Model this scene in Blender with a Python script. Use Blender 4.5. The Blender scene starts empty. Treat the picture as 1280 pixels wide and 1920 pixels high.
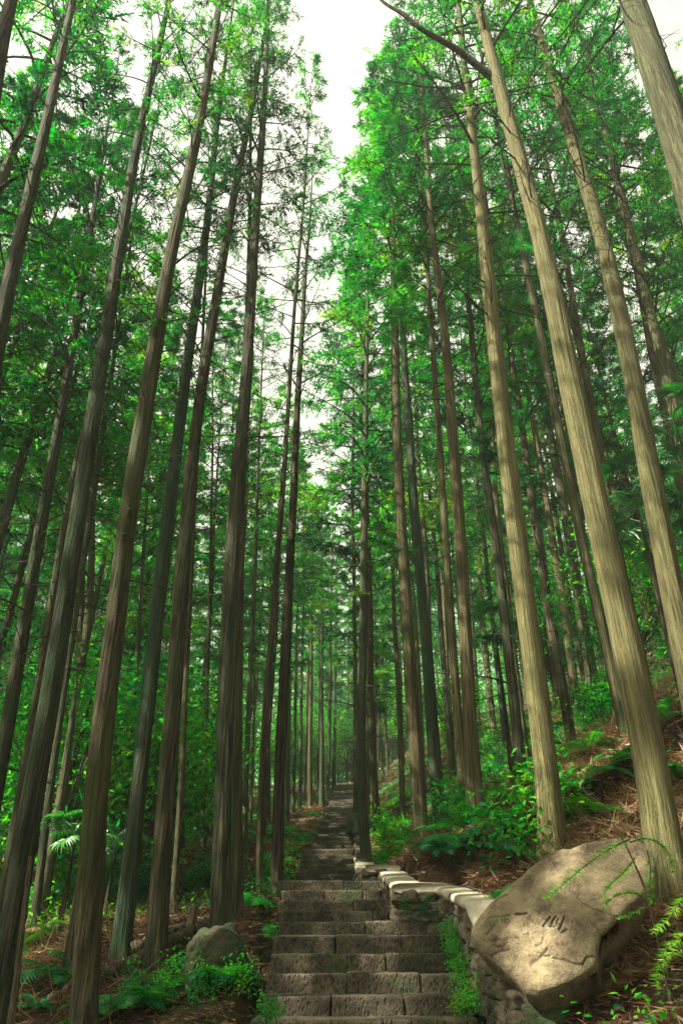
import bpy, math, random
import numpy as np
from mathutils import Matrix, Vector

# ------------------------------------------------------------------ camera, sky, sun, exposure
SC = bpy.context.scene
COL = SC.collection
EYE = np.array([0.0, 0.0, 1.7])
F_PX, TH = 1330.0, math.radians(30.71)
cam_d = bpy.data.cameras.new("camera")
cam_d.sensor_fit = 'VERTICAL'; cam_d.sensor_height = 36.0; cam_d.sensor_width = 24.0
cam_d.lens = F_PX / 1920.0 * 36.0
cam_d.clip_start = 0.05; cam_d.clip_end = 2000.0
cam = bpy.data.objects.new("camera", cam_d); COL.objects.link(cam)
cam.location = EYE; cam.rotation_euler = (math.radians(90) + TH, 0, 0)
SC.camera = cam

SUN_EL, SUN_AZ = math.radians(47), math.radians(248)      # azimuth clockwise from +Y
sun_dir = Vector((math.sin(SUN_AZ) * math.cos(SUN_EL), math.cos(SUN_AZ) * math.cos(SUN_EL), math.sin(SUN_EL)))
W = bpy.data.worlds.new("World"); SC.world = W; W.use_nodes = True
nt = W.node_tree; bg = nt.nodes['Background']
sky = nt.nodes.new('ShaderNodeTexSky'); sky.sky_type = 'NISHITA'; sky.sun_disc = False
sky.sun_elevation = SUN_EL; sky.sun_rotation = SUN_AZ
sky.air_density = 1.0; sky.dust_density = 6.0; sky.ozone_density = 1.0
mixw = nt.nodes.new('ShaderNodeMix'); mixw.data_type = 'RGBA'
mixw.inputs[0].default_value = 0.45
mixw.inputs[7].default_value = (7.8, 7.1, 4.7, 1)           # thin bright cloud veil over the blue
nt.links.new(sky.outputs[0], mixw.inputs[6]); nt.links.new(mixw.outputs[2], bg.inputs[0])
bg.inputs[1].default_value = 0.06
sl = bpy.data.lights.new("sun", 'SUN'); sl.energy = 5.0; sl.angle = math.radians(0.53); sl.color = (1.0, 0.93, 0.78)
so = bpy.data.objects.new("sun", sl); COL.objects.link(so)
so.rotation_euler = sun_dir.to_track_quat('Z', 'Y').to_euler(); so.location = (-20, -10, 40)
vs = SC.view_settings
vs.view_transform = 'Standard'; vs.look = 'None'; vs.gamma = 1.0; vs.use_curve_mapping = False
vs.exposure = 2.2
SC.cycles.max_bounces = 5; SC.cycles.transmission_bounces = 4; SC.cycles.diffuse_bounces = 3; SC.cycles.adaptive_threshold = .015; SC.cycles.use_denoising = True; SC.cycles.denoising_prefilter = 'NONE'

# ------------------------------------------------------------------ helpers
R = random.Random(11)
NR = np.random.RandomState(5)

def ray(px, py):
    c, s = math.cos(TH), math.sin(TH)
    a, b = (px - 640) / F_PX, -(py - 960) / F_PX
    return np.array([a, c - b * s, s + b * c])
def at(px, py, d):
    v = ray(px, py); return EYE + v * (d / v[1])
def depth(p):
    q = np.asarray(p) - EYE
    return q[1] * math.cos(TH) + q[2] * math.sin(TH)

def _h(i, j, k, s):
    n = (i.astype(np.int64) * 374761393 + j.astype(np.int64) * 668265263 + k.astype(np.int64) * 2147483647 + s * 1274126177) & 0xFFFFFFFF
    n = ((n ^ (n >> 13)) * 1274126177) & 0xFFFFFFFF
    n = (n ^ (n >> 16)) & 0xFFFF
    return n / 65535.0 * 2 - 1
def vn(p, s=0):
    p = np.asarray(p, float); i = np.floor(p).astype(np.int64); f = p - i; f = f * f * (3 - 2 * f)
    o = 0
    for dx in (0, 1):
        for dy in (0, 1):
            for dz in (0, 1):
                w = (f[:, 0] if dx else 1 - f[:, 0]) * (f[:, 1] if dy else 1 - f[:, 1]) * (f[:, 2] if dz else 1 - f[:, 2])
                o = o + w * _h(i[:, 0] + dx, i[:, 1] + dy, i[:, 2] + dz, s)
    return o
def fbm(p, s=0, oc=4):
    p = np.asarray(p, float); o = 0; a = 1.0; t = 0
    for k in range(oc):
        o = o + a * vn(p * 2 ** k + 17.3 * k, s + k); t += a; a *= 0.5
    return o / t
def smooth(a, b, x):
    t = np.clip((np.asarray(x, float) - a) / (b - a), 0, 1); return t * t * (3 - 2 * t)

def mesh(name, verts, faces, mat=None, shade=True, tint=None):
    """faces: (N,3) or (N,4) array or list of such arrays"""
    if isinstance(faces, np.ndarray): faces = [faces]
    faces = [np.asarray(f, np.int32) for f in faces if len(f)]
    me = bpy.data.meshes.new(name)
    verts = np.asarray(verts, np.float32)
    nl = sum(f.size for f in faces); npoly = sum(len(f) for f in faces)
    me.vertices.add(len(verts)); me.vertices.foreach_set('co', verts.ravel())
    me.loops.add(nl); me.loops.foreach_set('vertex_index', np.concatenate([f.ravel() for f in faces]))
    me.polygons.add(npoly)
    tot = np.concatenate([np.full(len(f), f.shape[1], np.int32) for f in faces])
    st = np.concatenate([[0], np.cumsum(tot)[:-1]]).astype(np.int32)
    me.polygons.foreach_set('loop_start', st)
    me.polygons.foreach_set('use_smooth', np.full(npoly, shade, bool))
    me.update(calc_edges=True)
    if tint is not None:
        a = me.attributes.new('tint', 'FLOAT', 'POINT'); a.data.foreach_set('value', np.asarray(tint, np.float32))
    if mat: me.materials.append(mat)
    return me
def obj(name, me, parent=None, loc=None, rot=None, scale=None, mw=None):
    o = bpy.data.objects.new(name, me); COL.objects.link(o)
    if parent is not None: o.parent = parent
    if mw is not None: o.matrix_basis = mw
    if loc is not None: o.location = [float(v) for v in loc]
    if rot is not None: o.rotation_euler = rot
    if scale is not None: o.scale = scale
    return o
def tag(o, label, cat, group=None):
    o['label'] = label; o['category'] = cat
    if group: o['group'] = group
    return o
def thing(name, label, cat, loc, group=None, rot=None, scale=None):
    return tag(obj(name, None, None, loc, rot, scale), label, cat, group)
def structure(o): o['kind'] = 'structure'; return o
def stuff(o): o['kind'] = 'stuff'; return o

class MB:
    """collects pieces of one mesh"""
    def __init__(s): s.v = []; s.f = {3: [], 4: []}; s.n = 0; s.t = []
    def add(s, v, f, t=0.5):
        v = np.asarray(v, float); f = np.asarray(f)
        s.v.append(v); s.f[f.shape[1]].append(f + s.n); s.n += len(v)
        s.t.append(np.broadcast_to(np.asarray(t, float), (len(v),)))
    def build(s, name, mat, shade=True):
        return mesh(name, np.concatenate(s.v), [np.concatenate(x) for x in s.f.values() if x], mat, shade, np.concatenate(s.t))

def frames(P):
    P = np.asarray(P, float); T = np.gradient(P, axis=0); T /= np.linalg.norm(T, axis=1)[:, None] + 1e-9
    ref = np.array([1.0, 0, 0]) if abs(T[:, 0]).mean() < 0.7 else np.array([0, 0, 1.0])
    U = np.cross(T, ref); U /= np.linalg.norm(U, axis=1)[:, None] + 1e-9
    return T, U, np.cross(T, U)
def tube(P, rad, n=6, cap=True):
    P = np.asarray(P, float); m = len(P); T, U, V = frames(P)
    a = np.linspace(0, 2 * np.pi, n, endpoint=False)
    rad = np.broadcast_to(np.asarray(rad, float), (m,))
    v = P[:, None] + rad[:, None, None] * (np.cos(a)[None, :, None] * U[:, None] + np.sin(a)[None, :, None] * V[:, None])
    v = v.reshape(-1, 3); i = np.arange(m - 1)[:, None] * n; j = np.arange(n)[None]; k = (j + 1) % n
    q = np.stack([i + j, i + k, i + n + k, i + n + j], -1).reshape(-1, 4)
    return v, q
def blades(B, D, L, Wd, U=None):
    """one narrow triangle per leaf; B base, D unit direction"""
    N = len(B)
    if U is None: U = NR.normal(size=(N, 3))
    S = np.cross(D, U); S /= np.linalg.norm(S, axis=1)[:, None] + 1e-9
    L = np.broadcast_to(L, (N,))[:, None]; Wd = np.broadcast_to(Wd, (N,))[:, None]
    v = np.stack([B - S * Wd * .5, B + S * Wd * .5, B + D * L], 1).reshape(-1, 3)
    return v, np.arange(N * 3).reshape(-1, 3)
def leaves(B, D, L, Wd, U=None, fold=.12):
    """pointed oval leaf folded along its midrib: 6 verts, 4 tris"""
    N = len(B)
    if U is None: U = NR.normal(size=(N, 3))
    S = np.cross(D, U); S /= np.linalg.norm(S, axis=1)[:, None] + 1e-9
    Nn = np.cross(S, D)
    L = np.broadcast_to(L, (N,))[:, None]; Wd = np.broadcast_to(Wd, (N,))[:, None]
    m = B + D * L * .45 - Nn * Wd * fold
    v = np.stack([B, m - S * Wd * .5 + Nn * Wd * fold * 2, m, m + S * Wd * .5 + Nn * Wd * fold * 2, B + D * L - Nn * L * .1], 1).reshape(-1, 3)
    i = np.arange(N)[:, None] * 5
    f = np.concatenate([i + np.array([[0, 2, 1]]), i + np.array([[0, 3, 2]]), i + np.array([[1, 2, 4]]), i + np.array([[2, 3, 4]])])
    return v, f
def unit(a): a = np.asarray(a, float); return a / (np.linalg.norm(a, axis=-1, keepdims=True) + 1e-9)

def box_grid(nx, ny, nz):
    """surface grid of the unit box [0,1]^3 with shared vertices"""
    idx = {}; V = []; F = []
    def vid(i, j, k):
        key = (i, j, k)
        if key not in idx: idx[key] = len(V); V.append((i / nx, j / ny, k / nz))
        return idx[key]
    for i in range(nx):
        for j in range(ny):
            F.append([vid(i, j, 0), vid(i, j + 1, 0), vid(i + 1, j + 1, 0), vid(i + 1, j, 0)])
            F.append([vid(i, j, nz), vid(i + 1, j, nz), vid(i + 1, j + 1, nz), vid(i, j + 1, nz)])
    for i in range(nx):
        for k in range(nz):
            F.append([vid(i, 0, k), vid(i + 1, 0, k), vid(i + 1, 0, k + 1), vid(i, 0, k + 1)])
            F.append([vid(i, ny, k), vid(i, ny, k + 1), vid(i + 1, ny, k + 1), vid(i + 1, ny, k)])
    for j in range(ny):
        for k in range(nz):
            F.append([vid(0, j, k), vid(0, j, k + 1), vid(0, j + 1, k + 1), vid(0, j + 1, k)])
            F.append([vid(nx, j, k), vid(nx, j + 1, k), vid(nx, j + 1, k + 1), vid(nx, j, k + 1)])
    return np.array(V), np.array(F)
def rough_block(size, res, bev, amp, freq, seed):
    size = np.array(size, float); n = np.maximum(2, np.round(size / res).astype(int)); n = np.minimum(n, 60)
    V, F = box_grid(*n)
    p = (V - .5) * size; inner = np.clip(p, -(size / 2 - bev), size / 2 - bev); q = p - inner
    l = np.linalg.norm(q, axis=1)[:, None]; dirn = q / (l + 1e-9)
    p = inner + dirn * np.minimum(l, bev)
    p = p + dirn * (fbm(p * freq + seed * 7.7, seed, 4) * amp)[:, None]
    p = p + (fbm(p * 2.2 + seed * 3.1, seed + 50, 2) * amp * .8)[:, None] * dirn
    return p, F

# ------------------------------------------------------------------ materials
def mat(name):
    m = bpy.data.materials.new(name); m.use_nodes = True; n = m.node_tree; n.nodes.clear()
    o = n.nodes.new('ShaderNodeOutputMaterial'); return m, n, o
def node(n, t, **kw):
    x = n.nodes.new(t)
    for k, v in kw.items():
        if k.startswith('i_'): x.inputs[int(k[2:])].default_value = v
        else: setattr(x, k, v)
    return x
def ramp(n, src, stops):
    r = n.nodes.new('ShaderNodeValToRGB'); e = r.color_ramp.elements
    while len(e) < len(stops): e.new(0.5)
    for x, (p, c) in zip(e, stops): x.position = p; x.color = (*c, 1)
    n.links.new(src, r.inputs[0]); return r.outputs[0]
def mixc(n, fac, a, b, mode='MIX'):
    x = n.nodes.new('ShaderNodeMix'); x.data_type = 'RGBA'; x.blend_type = mode
    for s, i in ((fac, 0), (a, 6), (b, 7)):
        if hasattr(s, 'default_value') and hasattr(s, 'links'): n.links.new(s, x.inputs[i])
        elif isinstance(s, (int, float)): x.inputs[i].default_value = s
        else: x.inputs[i].default_value = (*s, 1)
    return x.outputs[2]
def math_(n, op, a, b=0.0, c=0.0):
    x = n.nodes.new('ShaderNodeMath'); x.operation = op
    for i, s in enumerate((a, b, c)):
        if hasattr(s, 'links'): n.links.new(s, x.inputs[i])
        else: x.inputs[i].default_value = s
    return x.outputs[0]
def noise(n, vec, scale, detail=4, rough=.55, dist=0.0):
    x = n.nodes.new('ShaderNodeTexNoise'); x.inputs['Scale'].default_value = scale
    x.inputs['Detail'].default_value = detail; x.inputs['Roughness'].default_value = rough
    x.inputs['Distortion'].default_value = dist
    if vec is not None: n.links.new(vec, x.inputs['Vector'])
    return x.outputs['Fac']
def mapping(n, vec, sc):
    x = n.nodes.new('ShaderNodeMapping'); x.inputs['Scale'].default_value = sc; n.links.new(vec, x.inputs['Vector']); return x.outputs[0]
def bump(n, h, strength, dist):
    b = n.nodes.new('ShaderNodeBump'); b.inputs['Strength'].default_value = strength; b.inputs['Distance'].default_value = dist
    n.links.new(h, b.inputs['Height']); return b.outputs[0]
def prin(n, o, col, rough=.8, normal=None, spec=.3):
    p = n.nodes.new('ShaderNodeBsdfPrincipled')
    if hasattr(col, 'links'): n.links.new(col, p.inputs['Base Color'])
    else: p.inputs['Base Color'].default_value = (*col, 1)
    if hasattr(rough, 'links'): n.links.new(rough, p.inputs['Roughness'])
    else: p.inputs['Roughness'].default_value = rough
    p.inputs['Specular IOR Level'].default_value = spec
    if normal is not None: n.links.new(normal, p.inputs['Normal'])
    n.links.new(p.outputs[0], o.inputs[0]); return p
def oattr(n, name):
    a = n.nodes.new('ShaderNodeAttribute'); a.attribute_type = 'OBJECT'; a.attribute_name = name; return a.outputs['Fac']
def vattr(n, name='tint'):
    a = n.nodes.new('ShaderNodeAttribute'); a.attribute_type = 'GEOMETRY'; a.attribute_name = name; return a.outputs['Fac']

def bark_mat(name, dark, mid, light, green):
    m, n, o = mat(name)
    tc = n.nodes.new('ShaderNodeTexCoord').outputs['Object']
    rnd = n.nodes.new('ShaderNodeObjectInfo').outputs['Random']
    g1 = noise(n, mapping(n, tc, (42, 42, 1.7)), 1.0, 5, .6, .3); g2 = noise(n, mapping(n, tc, (19, 19, .7)), 1.0, 4, .6, .4)
    g = math_(n, 'MULTIPLY_ADD', math_(n, 'SUBTRACT', math_(n, 'ADD', math_(n, 'MULTIPLY', g1, .55), math_(n, 'MULTIPLY', g2, .45)), .5), 2.1, .5)
    big = noise(n, mapping(n, tc, (3, 3, .55)), 1.0, 4, .6)
    fine = noise(n, mapping(n, tc, (160, 160, 22)), 1.0, 3, .6)
    c = ramp(n, g, [(.32, dark), (.52, mid), (.72, light)])
    c = mixc(n, math_(n, 'MULTIPLY', fine, .45), c, dark)
    patch = math_(n, 'SMOOTH_MIN', 1.0, math_(n, 'MAXIMUM', math_(n, 'MULTIPLY_ADD', big, 4.0, -1.55), 0.0), .1)
    c = mixc(n, math_(n, 'MULTIPLY', patch, math_(n, 'MULTIPLY_ADD', rnd, .5, .12)), c, green)
    c = mixc(n, math_(n, 'MULTIPLY', oattr(n, 'moss'), math_(n, 'MULTIPLY_ADD', big, .9, .1)), c, (.012, .075, .042))
    c = mixc(n, oattr(n, 'pale'), c, mixc(n, g, (.026, .024, .009), (.25, .235, .10)))
    hgt = math_(n, 'ADD', g, math_(n, 'MULTIPLY', fine, .35))
    prin(n, o, c, .88, bump(n, hgt, 1.0, .05), .15)
    return m
M_BARK = bark_mat('cedar_bark', (.008, .006, .004), (.045, .033, .020), (.115, .088, .05), (.04, .07, .018))
M_DEAD = bark_mat('dead_wood', (.025, .02, .014), (.10, .075, .05), (.22, .17, .10), (.06, .09, .025))

def leaf_mat(name, stops, transl=.48, gloss=.015, rough=.45):
    m, n, o = mat(name)
    rnd = n.nodes.new('ShaderNodeObjectInfo').outputs['Random']
    pos = n.nodes.new('ShaderNodeNewGeometry').outputs['Position']
    t = vattr(n)
    big = noise(n, pos, .22, 2, .5)
    k = math_(n, 'ADD', math_(n, 'MULTIPLY', t, .55), math_(n, 'ADD', math_(n, 'MULTIPLY', rnd, .2), math_(n, 'MULTIPLY_ADD', big, 1.3, -.53)))  # broad dark and bright patches imitate shade in the foliage colour
    c = ramp(n, k, stops)
    d = n.nodes.new('ShaderNodeBsdfDiffuse'); n.links.new(c, d.inputs[0])
    tr = n.nodes.new('ShaderNodeBsdfTranslucent')
    c2 = mixc(n, 1.0, c, (1.7, 2.0, .6), 'MULTIPLY'); n.links.new(c2, tr.inputs[0])
    mx = n.nodes.new('ShaderNodeMixShader'); mx.inputs[0].default_value = transl
    n.links.new(d.outputs[0], mx.inputs[1]); n.links.new(tr.outputs[0], mx.inputs[2])
    gl = n.nodes.new('ShaderNodeBsdfGlossy'); gl.inputs['Roughness'].default_value = rough; gl.inputs[0].default_value = (.8, .9, .8, 1)
    m2 = n.nodes.new('ShaderNodeMixShader'); m2.inputs[0].default_value = gloss
    n.links.new(mx.outputs[0], m2.inputs[1]); n.links.new(gl.outputs[0], m2.inputs[2])
    n.links.new(m2.outputs[0], o.inputs[0]); return m
M_NEEDLE = leaf_mat('cedar_needles', [(.12, (.001, .026, .020)), (.36, (.001, .080, .028)), (.56, (.004, .175, .018)), (.76, (.055, .27, .006)), (.95, (.18, .28, .010))])  # teal-black stops put shadow tone into the needle colour
M_BROAD = leaf_mat('broad_leaf', [(.1, (.002, .065, .034)), (.36, (.003, .16, .032)), (.6, (.03, .26, .010)), (.95, (.16, .31, .010))], .55, .015, .5)
M_FERN = leaf_mat('fern_leaf', [(.1, (.004, .06, .035)), (.5, (.010, .15, .03)), (.9, (.07, .22, .02))], .5, .025)
M_PALM = leaf_mat('palm_leaf', [(.1, (.005, .06, .035)), (.5, (.010, .12, .03)), (.9, (.05, .22, .015))], .35, .09, .4)
M_LITTER = leaf_mat('dry_litter', [(.1, (.04, .016, .010)), (.4, (.11, .05, .03)), (.7, (.20, .115, .062)), (.95, (.30, .23, .12))], .2, .03)

def ground_mat():
    m, n, o = mat('forest_floor')
    pos = n.nodes.new('ShaderNodeNewGeometry').outputs['Position']
    a = noise(n, pos, 1.1, 5, .6); b = noise(n, pos, 14, 6, .7, .6); c3 = noise(n, pos, 60, 4, .7)
    c = ramp(n, b, [(.3, (.012, .007, .004)), (.5, (.05, .027, .016)), (.7, (.12, .07, .038))])
    c = mixc(n, math_(n, 'MULTIPLY', c3, .5), c, (.06, .035, .02))
    gf = ramp(n, a, [(.48, (0, 0, 0)), (.66, (.8, .8, .8))])
    c = mixc(n, gf, c, mixc(n, b, (.006, .03, .008), (.025, .07, .015)))
    prin(n, o, c, .95, bump(n, math_(n, 'ADD', b, c3), 1.0, .08), .1)
    return m
M_GROUND = ground_mat()
def stone_mat(name, dark, mid, light, moss=.35, scale=1.0, bs=.02, speck=True):
    m, n, o = mat(name)
    pos = n.nodes.new('ShaderNodeNewGeometry').outputs['Position']
    rnd = n.nodes.new('ShaderNodeObjectInfo').outputs['Random']
    a = noise(n, pos, 3.5 * scale, 5, .65); b = noise(n, pos, 38 * scale, 5, .7); c3 = noise(n, pos, 130 * scale, 3, .6)
    mxd = math_(n, 'ADD', math_(n, 'MULTIPLY', a, .6), math_(n, 'MULTIPLY', b, .4))
    c = ramp(n, mxd, [(.36, dark), (.5, mid), (.64, light)])
    c = mixc(n, math_(n, 'MULTIPLY', rnd, .3), c, mid)
    if speck:
        v = n.nodes.new('ShaderNodeTexVoronoi'); v.inputs['Scale'].default_value = 42 * scale; n.links.new(mapping(n, pos, (1, 1, .4)), v.inputs['Vector'])
        pit = ramp(n, v.outputs['Distance'], [(.12, (1, 1, 1)), (.42, (0, 0, 0))])
        h = math_(n, 'SUBTRACT', math_(n, 'ADD', b, math_(n, 'MULTIPLY', c3, .3)), math_(n, 'MULTIPLY', pit, 1.2))
        c = mixc(n, math_(n, 'MULTIPLY', pit, .6), c, dark)
    else: h = math_(n, 'ADD', b, math_(n, 'MULTIPLY', c3, .5))
    mf = noise(n, pos, 2.2, 4, .7)
    mf = math_(n, 'MULTIPLY', ramp(n, mf, [(.5 if moss < .8 else .36, (0, 0, 0)), (.7 if moss < .8 else .52, (1, 1, 1))]), moss)
    c = mixc(n, mf, c, mixc(n, b, (.008, .026, .006), (.035, .08, .015)))
    prin(n, o, c, .85, bump(n, h, .9, bs), .25); return m
M_STEP = stone_mat('step_stone', (.015, .012, .008), (.05, .041, .026), (.13, .108, .068), .5, 1.0, .02)
M_WALL = stone_mat('wall_stone', (.03, .025, .016), (.09, .075, .047), (.18, .15, .095), .55, .8, .05, False)
M_COPING = stone_mat('coping_concrete', (.17, .15, .10), (.28, .25, .175), (.38, .345, .25), .15, .8, .006, False)
M_ROCK = stone_mat('boulder_stone', (.13, .10, .065), (.36, .29, .18), (.56, .47, .30), .04, 1.0, .008, False)
M_MOSSROCK = stone_mat('mossy_stone', (.02, .017, .011), (.055, .047, .028), (.11, .095, .06), .9, 1.0, .05, False)
def groove():
    m, n, o = mat('carved_boulder')
    pos = n.nodes.new('ShaderNodeNewGeometry').outputs['Position']
    a = noise(n, pos, 4.5, 5, .65); b = noise(n, pos, 45, 5, .75); c3 = noise(n, pos, 150, 3, .6)
    s = math_(n, 'ADD', math_(n, 'MULTIPLY', a, .65), math_(n, 'MULTIPLY', b, .35))
    c = ramp(n, s, [(.36, (.045, .034, .02)), (.47, (.145, .113, .066)), (.60, (.25, .205, .12))])
    lich = ramp(n, noise(n, pos, 1.7, 5, .7, .3), [(.5, (0, 0, 0)), (.66, (.75, .75, .75))])
    c = mixc(n, lich, c, (.05, .04, .024))
    c = mixc(n, vattr(n), c, (.03, .022, .014))
    prin(n, o, c, .8, bump(n, math_(n, 'ADD', math_(n, 'MULTIPLY', noise(n, pos, 15, 4, .65), 1.2), math_(n, 'ADD', b, math_(n, 'MULTIPLY', c3, .4))), .9, .022), .2); return m
M_BOULDER = groove()

# ------------------------------------------------------------------ terrain
PY = np.array([-250, -40, 0, 4, 7, 9, 12, 20, 22.6, 33, 75, 110, 300.])
PZ = np.array([-14, -7, -2.0, -1.5, -.85, -.2, .5, .78, 2.1, 3.25, 12.7, 17, 34.]) + EYE[2]
def zprof(y):
    y = np.asarray(y, float); return (np.interp(y - .4, PY, PZ) + np.interp(y, PY, PZ) + np.interp(y + .4, PY, PZ)) / 3
def xpath(y): return np.interp(y, [0, 7, 9.7, 10, 20, 33, 75], [.2, .2, .18, -.12, -.4, -.3, .4])
def xleft(y): return np.interp(y, [0, 7.5, 8.7, 10.3, 12.4, 20, 33, 75], [-.73, -.72, -.72, -.85, -.94, -1.15, -1.08, -.45])
def xright(y): return np.interp(y, [0, 7, 9.85, 9.9, 12.4, 20, 33, 75], [1.18, 1.16, 1.12, .64, .7, .35, .5, 1.2])
def wallh(y): return np.interp(y, [0, 6.0, 7.2, 9.8, 12.5, 20, 24, 33], [.25, .3, .62, .62, .45, .35, .2, .15])
def terr(x, y, detail=True):
    x = np.asarray(x, float); y = np.asarray(y, float)
    z = zprof(y)
    r = x - xright(y) - .12; l = xleft(y) - .1 - x
    rs = np.clip(r, 0, None)
    hr = wallh(y) * smooth(0, .32, r) + .34 * np.minimum(rs, 1.6) + .64 * np.clip(rs - 1.6, 0, 8) + .34 * np.clip(rs - 9.6, 0, 40)
    ls = np.clip(l, 0, None)
    hl = (-.30 * smooth(.0, 1.2, l) - .05 * np.minimum(ls, 12)) * np.interp(y, [0, 14, 26], [1.2, 1, .2])
    hl = hl + .18 * smooth(.3, 3, l) * smooth(14, 24, y)
    z = z + hr + hl
    off = smooth(.1, .6, np.maximum(r, l))
    p = np.stack([x * .35, y * .35, 0 * x], -1).reshape(-1, 3)
    nz = fbm(p, 3, 5).reshape(x.shape) * .34 if detail else 0
    z = z + nz * off - .2 * (1 - smooth(0, .15, np.maximum(r, l)))
    return z
def ground(x, y): return float(terr(np.array([x]), np.array([y]))[0])
def hit(px, py, lo=3.0, hi=160):
    v = ray(px, py); ds = np.geomspace(lo, hi, 900); P = EYE + v[None] * (ds / v[1])[:, None]
    b = P[:, 2] < terr(P[:, 0], P[:, 1])
    return float(ds[np.argmax(b)]) if b.any() else hi
def axis(segs):
    o = []
    for a, b, n in segs: o.append(np.linspace(a, b, n, endpoint=False))
    return np.concatenate(o + [[segs[-1][1]]])
gx = axis([(-260, -60, 16), (-60, -14, 46), (-14, -3, 90), (-3, 4, 90), (4, 12, 80), (12, 60, 52), (60, 260, 16)])
gy = axis([(-120, -6, 22), (-6, 5, 30), (5, 14, 120), (14, 30, 100), (30, 80, 90), (80, 280, 30)])
X, Y = np.meshgrid(gx, gy); Z = terr(X, Y)
nx_, ny_ = len(gx), len(gy)
i = (np.arange(ny_ - 1)[:, None] * nx_ + np.arange(nx_ - 1)[None]).ravel()
structure(obj('ground', mesh('ground', np.stack([X, Y, Z], -1).reshape(-1, 3), np.stack([i, i + 1, i + nx_ + 1, i + nx_], -1), M_GROUND)))

# ------------------------------------------------------------------ staircase
stairs = thing('stone_staircase', 'long flight of worn stone steps climbing straight up through the cedar forest', 'stairs', (.2, 6, ground(.2, 6)))
def part(name, me, parent, loc, rot=None, scale=None):
    p = np.asarray(loc, float) - np.array(parent.location); return obj(name, me, parent, p, rot, scale)
def block_mesh(w, d, h, seed, res=.022):
    p, F = rough_block((w, d, h), res, .010, .008, 14, seed)
    return mesh('step_block', p, F, M_STEP, True)
near = [(-1.1, 6.0), (-.94, 6.42), (-.78, 6.82)]
for yp, d in zip((1914, 1867, 1826, 1788, 1754, 1727.5, 1708, 1688, 1670, 1651), (7.2, 7.55, 7.9, 8.25, 8.65, 9.75, 10.35, 10.95, 11.55, 12.1)):
    near.append((float(at(640, yp, d)[2] - EYE[2]), d))
sd = 0
for k, (z, d) in enumerate(near):
    nd = near[k + 1][1] if k + 1 < len(near) else d + .75
    xl, xr = xleft(d) + R.uniform(-.05, .05), xright(d + .02) - R.uniform(0, .05)
    if k == 8: xr = 1.14
    cuts = [xl] + sorted(xl + (xr - xl) * t for t in ([.62], [.36, .74], [.55], [.58, .85], [.33, .68], [.41, .78])[k % 6]) + [xr]
    for a, b in zip(cuts[:-1], cuts[1:]):
        sd += 1; dep = nd - d + .14; h = .21
        part('step_block', block_mesh(b - a - .006, dep, h, sd), stairs,
             ((a + b) / 2, d + dep / 2 + R.uniform(-.014, .014), z + EYE[2] - h / 2 + R.uniform(-.008, .008)), (R.uniform(-.012, .012), R.uniform(-.008, .008), R.uniform(-.012, .012)))
# landing and further flights: one long stone per step
fm = [block_mesh(1.5, .75, .24, 300 + q, .06) for q in range(4)]
zz, dd = .64, 12.75
prof = [(12.75, .66), (20.0, .86), (22.6, 2.2), (33, 3.38), (75, 12.9)]
ys, d, z = [], 12.75, .66
far_steps = []
for y in np.arange(12.75, 20.0, 1.4): far_steps.append((y, .69 + (y - 12.75) / 7.25 * .19, 1.5))
for q in range(9): far_steps.append((20.0 + q * .31, .86 + (q + 1) * .149, .5))
for y in np.arange(22.9, 33, .95): far_steps.append((y, 2.22 + (y - 22.9) / 10.1 * 1.15, 1.05))
nst = 66
for q in range(nst): far_steps.append((33 + q * 42 / nst, 3.4 + (q + 1) * 9.5 / nst, .75))
for q, (y, z, dep) in enumerate(far_steps):
    xl, xr = xleft(y), xright(y)
    part('step', fm[q % 4], stairs, ((xl + xr) / 2 + R.uniform(-.02, .02), y + dep / 2, z + EYE[2] - .12 + R.uniform(-.01, .01)),
         (0, R.uniform(-.008, .008), R.uniform(-.012, .012)), ((xr - xl) / 1.5, dep / .75 * 1.08, 1))

# ------------------------------------------------------------------ retaining wall
wall = thing('retaining_wall', 'low mossy rubble retaining wall with pale coping beside the stone steps', 'wall', (1.4, 7.2, ground(1.0, 7.2)))
st_me = []
for q in range(8):
    p, F = rough_block((.34, .26, .2), .022, .045, .05, 9, 700 + q)
    st_me.append(mesh('wall_stone', p, F, M_WALL))
def stone_run(x0, y0, x1, y1, z0b, z0t, z1b, z1t):
    L = math.hypot(x1 - x0, y1 - y0); ang = math.atan2(y1 - y0, x1 - x0)
    u = 0.0; cols = []
    rows = 5
    for r in range(rows):
        u = R.uniform(-.12, 0)
        while u < L - .04:
            w = R.uniform(.2, .42); t = (u + w / 2) / L; t = min(max(t, .02), .98)
            b = z0b + (z1b - z0b) * t; tp = z0t + (z1t - z0t) * t; h = (tp - b) / rows
            if h > .03:
                part('stone', R.choice(st_me), wall, (x0 + (x1 - x0) * t, y0 + (y1 - y0) * t, b + h * (r + .5)),
                     (R.uniform(-.09, .09), R.uniform(-.09, .09), ang + R.uniform(-.1, .1)), (w / .34 * 1.04, R.uniform(.85, 1.15), h / .2 * 1.12))
            u += w
E = EYE[2]
stone_run(1.40, 6.5, 1.36, 7.75, -1.0 + E, -.45 + E, -.6 + E, .15 + E)
stone_run(1.36, 7.75, 1.30, 9.75, -.6 + E, .15 + E, -.2 + E, .42 + E)
stone_run(1.28, 9.86, .74, 9.86, -.1 + E, .44 + E, -.1 + E, .44 + E)
stone_run(.73, 9.95, .70, 12.3, -.1 + E, .46 + E, .45 + E, .8 + E)
stone_run(.70, 12.42, .46, 12.5, .4 + E, .86 + E, .4 + E, .86 + E)
stone_run(.50, 12.6, .46, 20.0, .5 + E, .88 + E, .7 + E, 1.25 + E)
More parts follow.
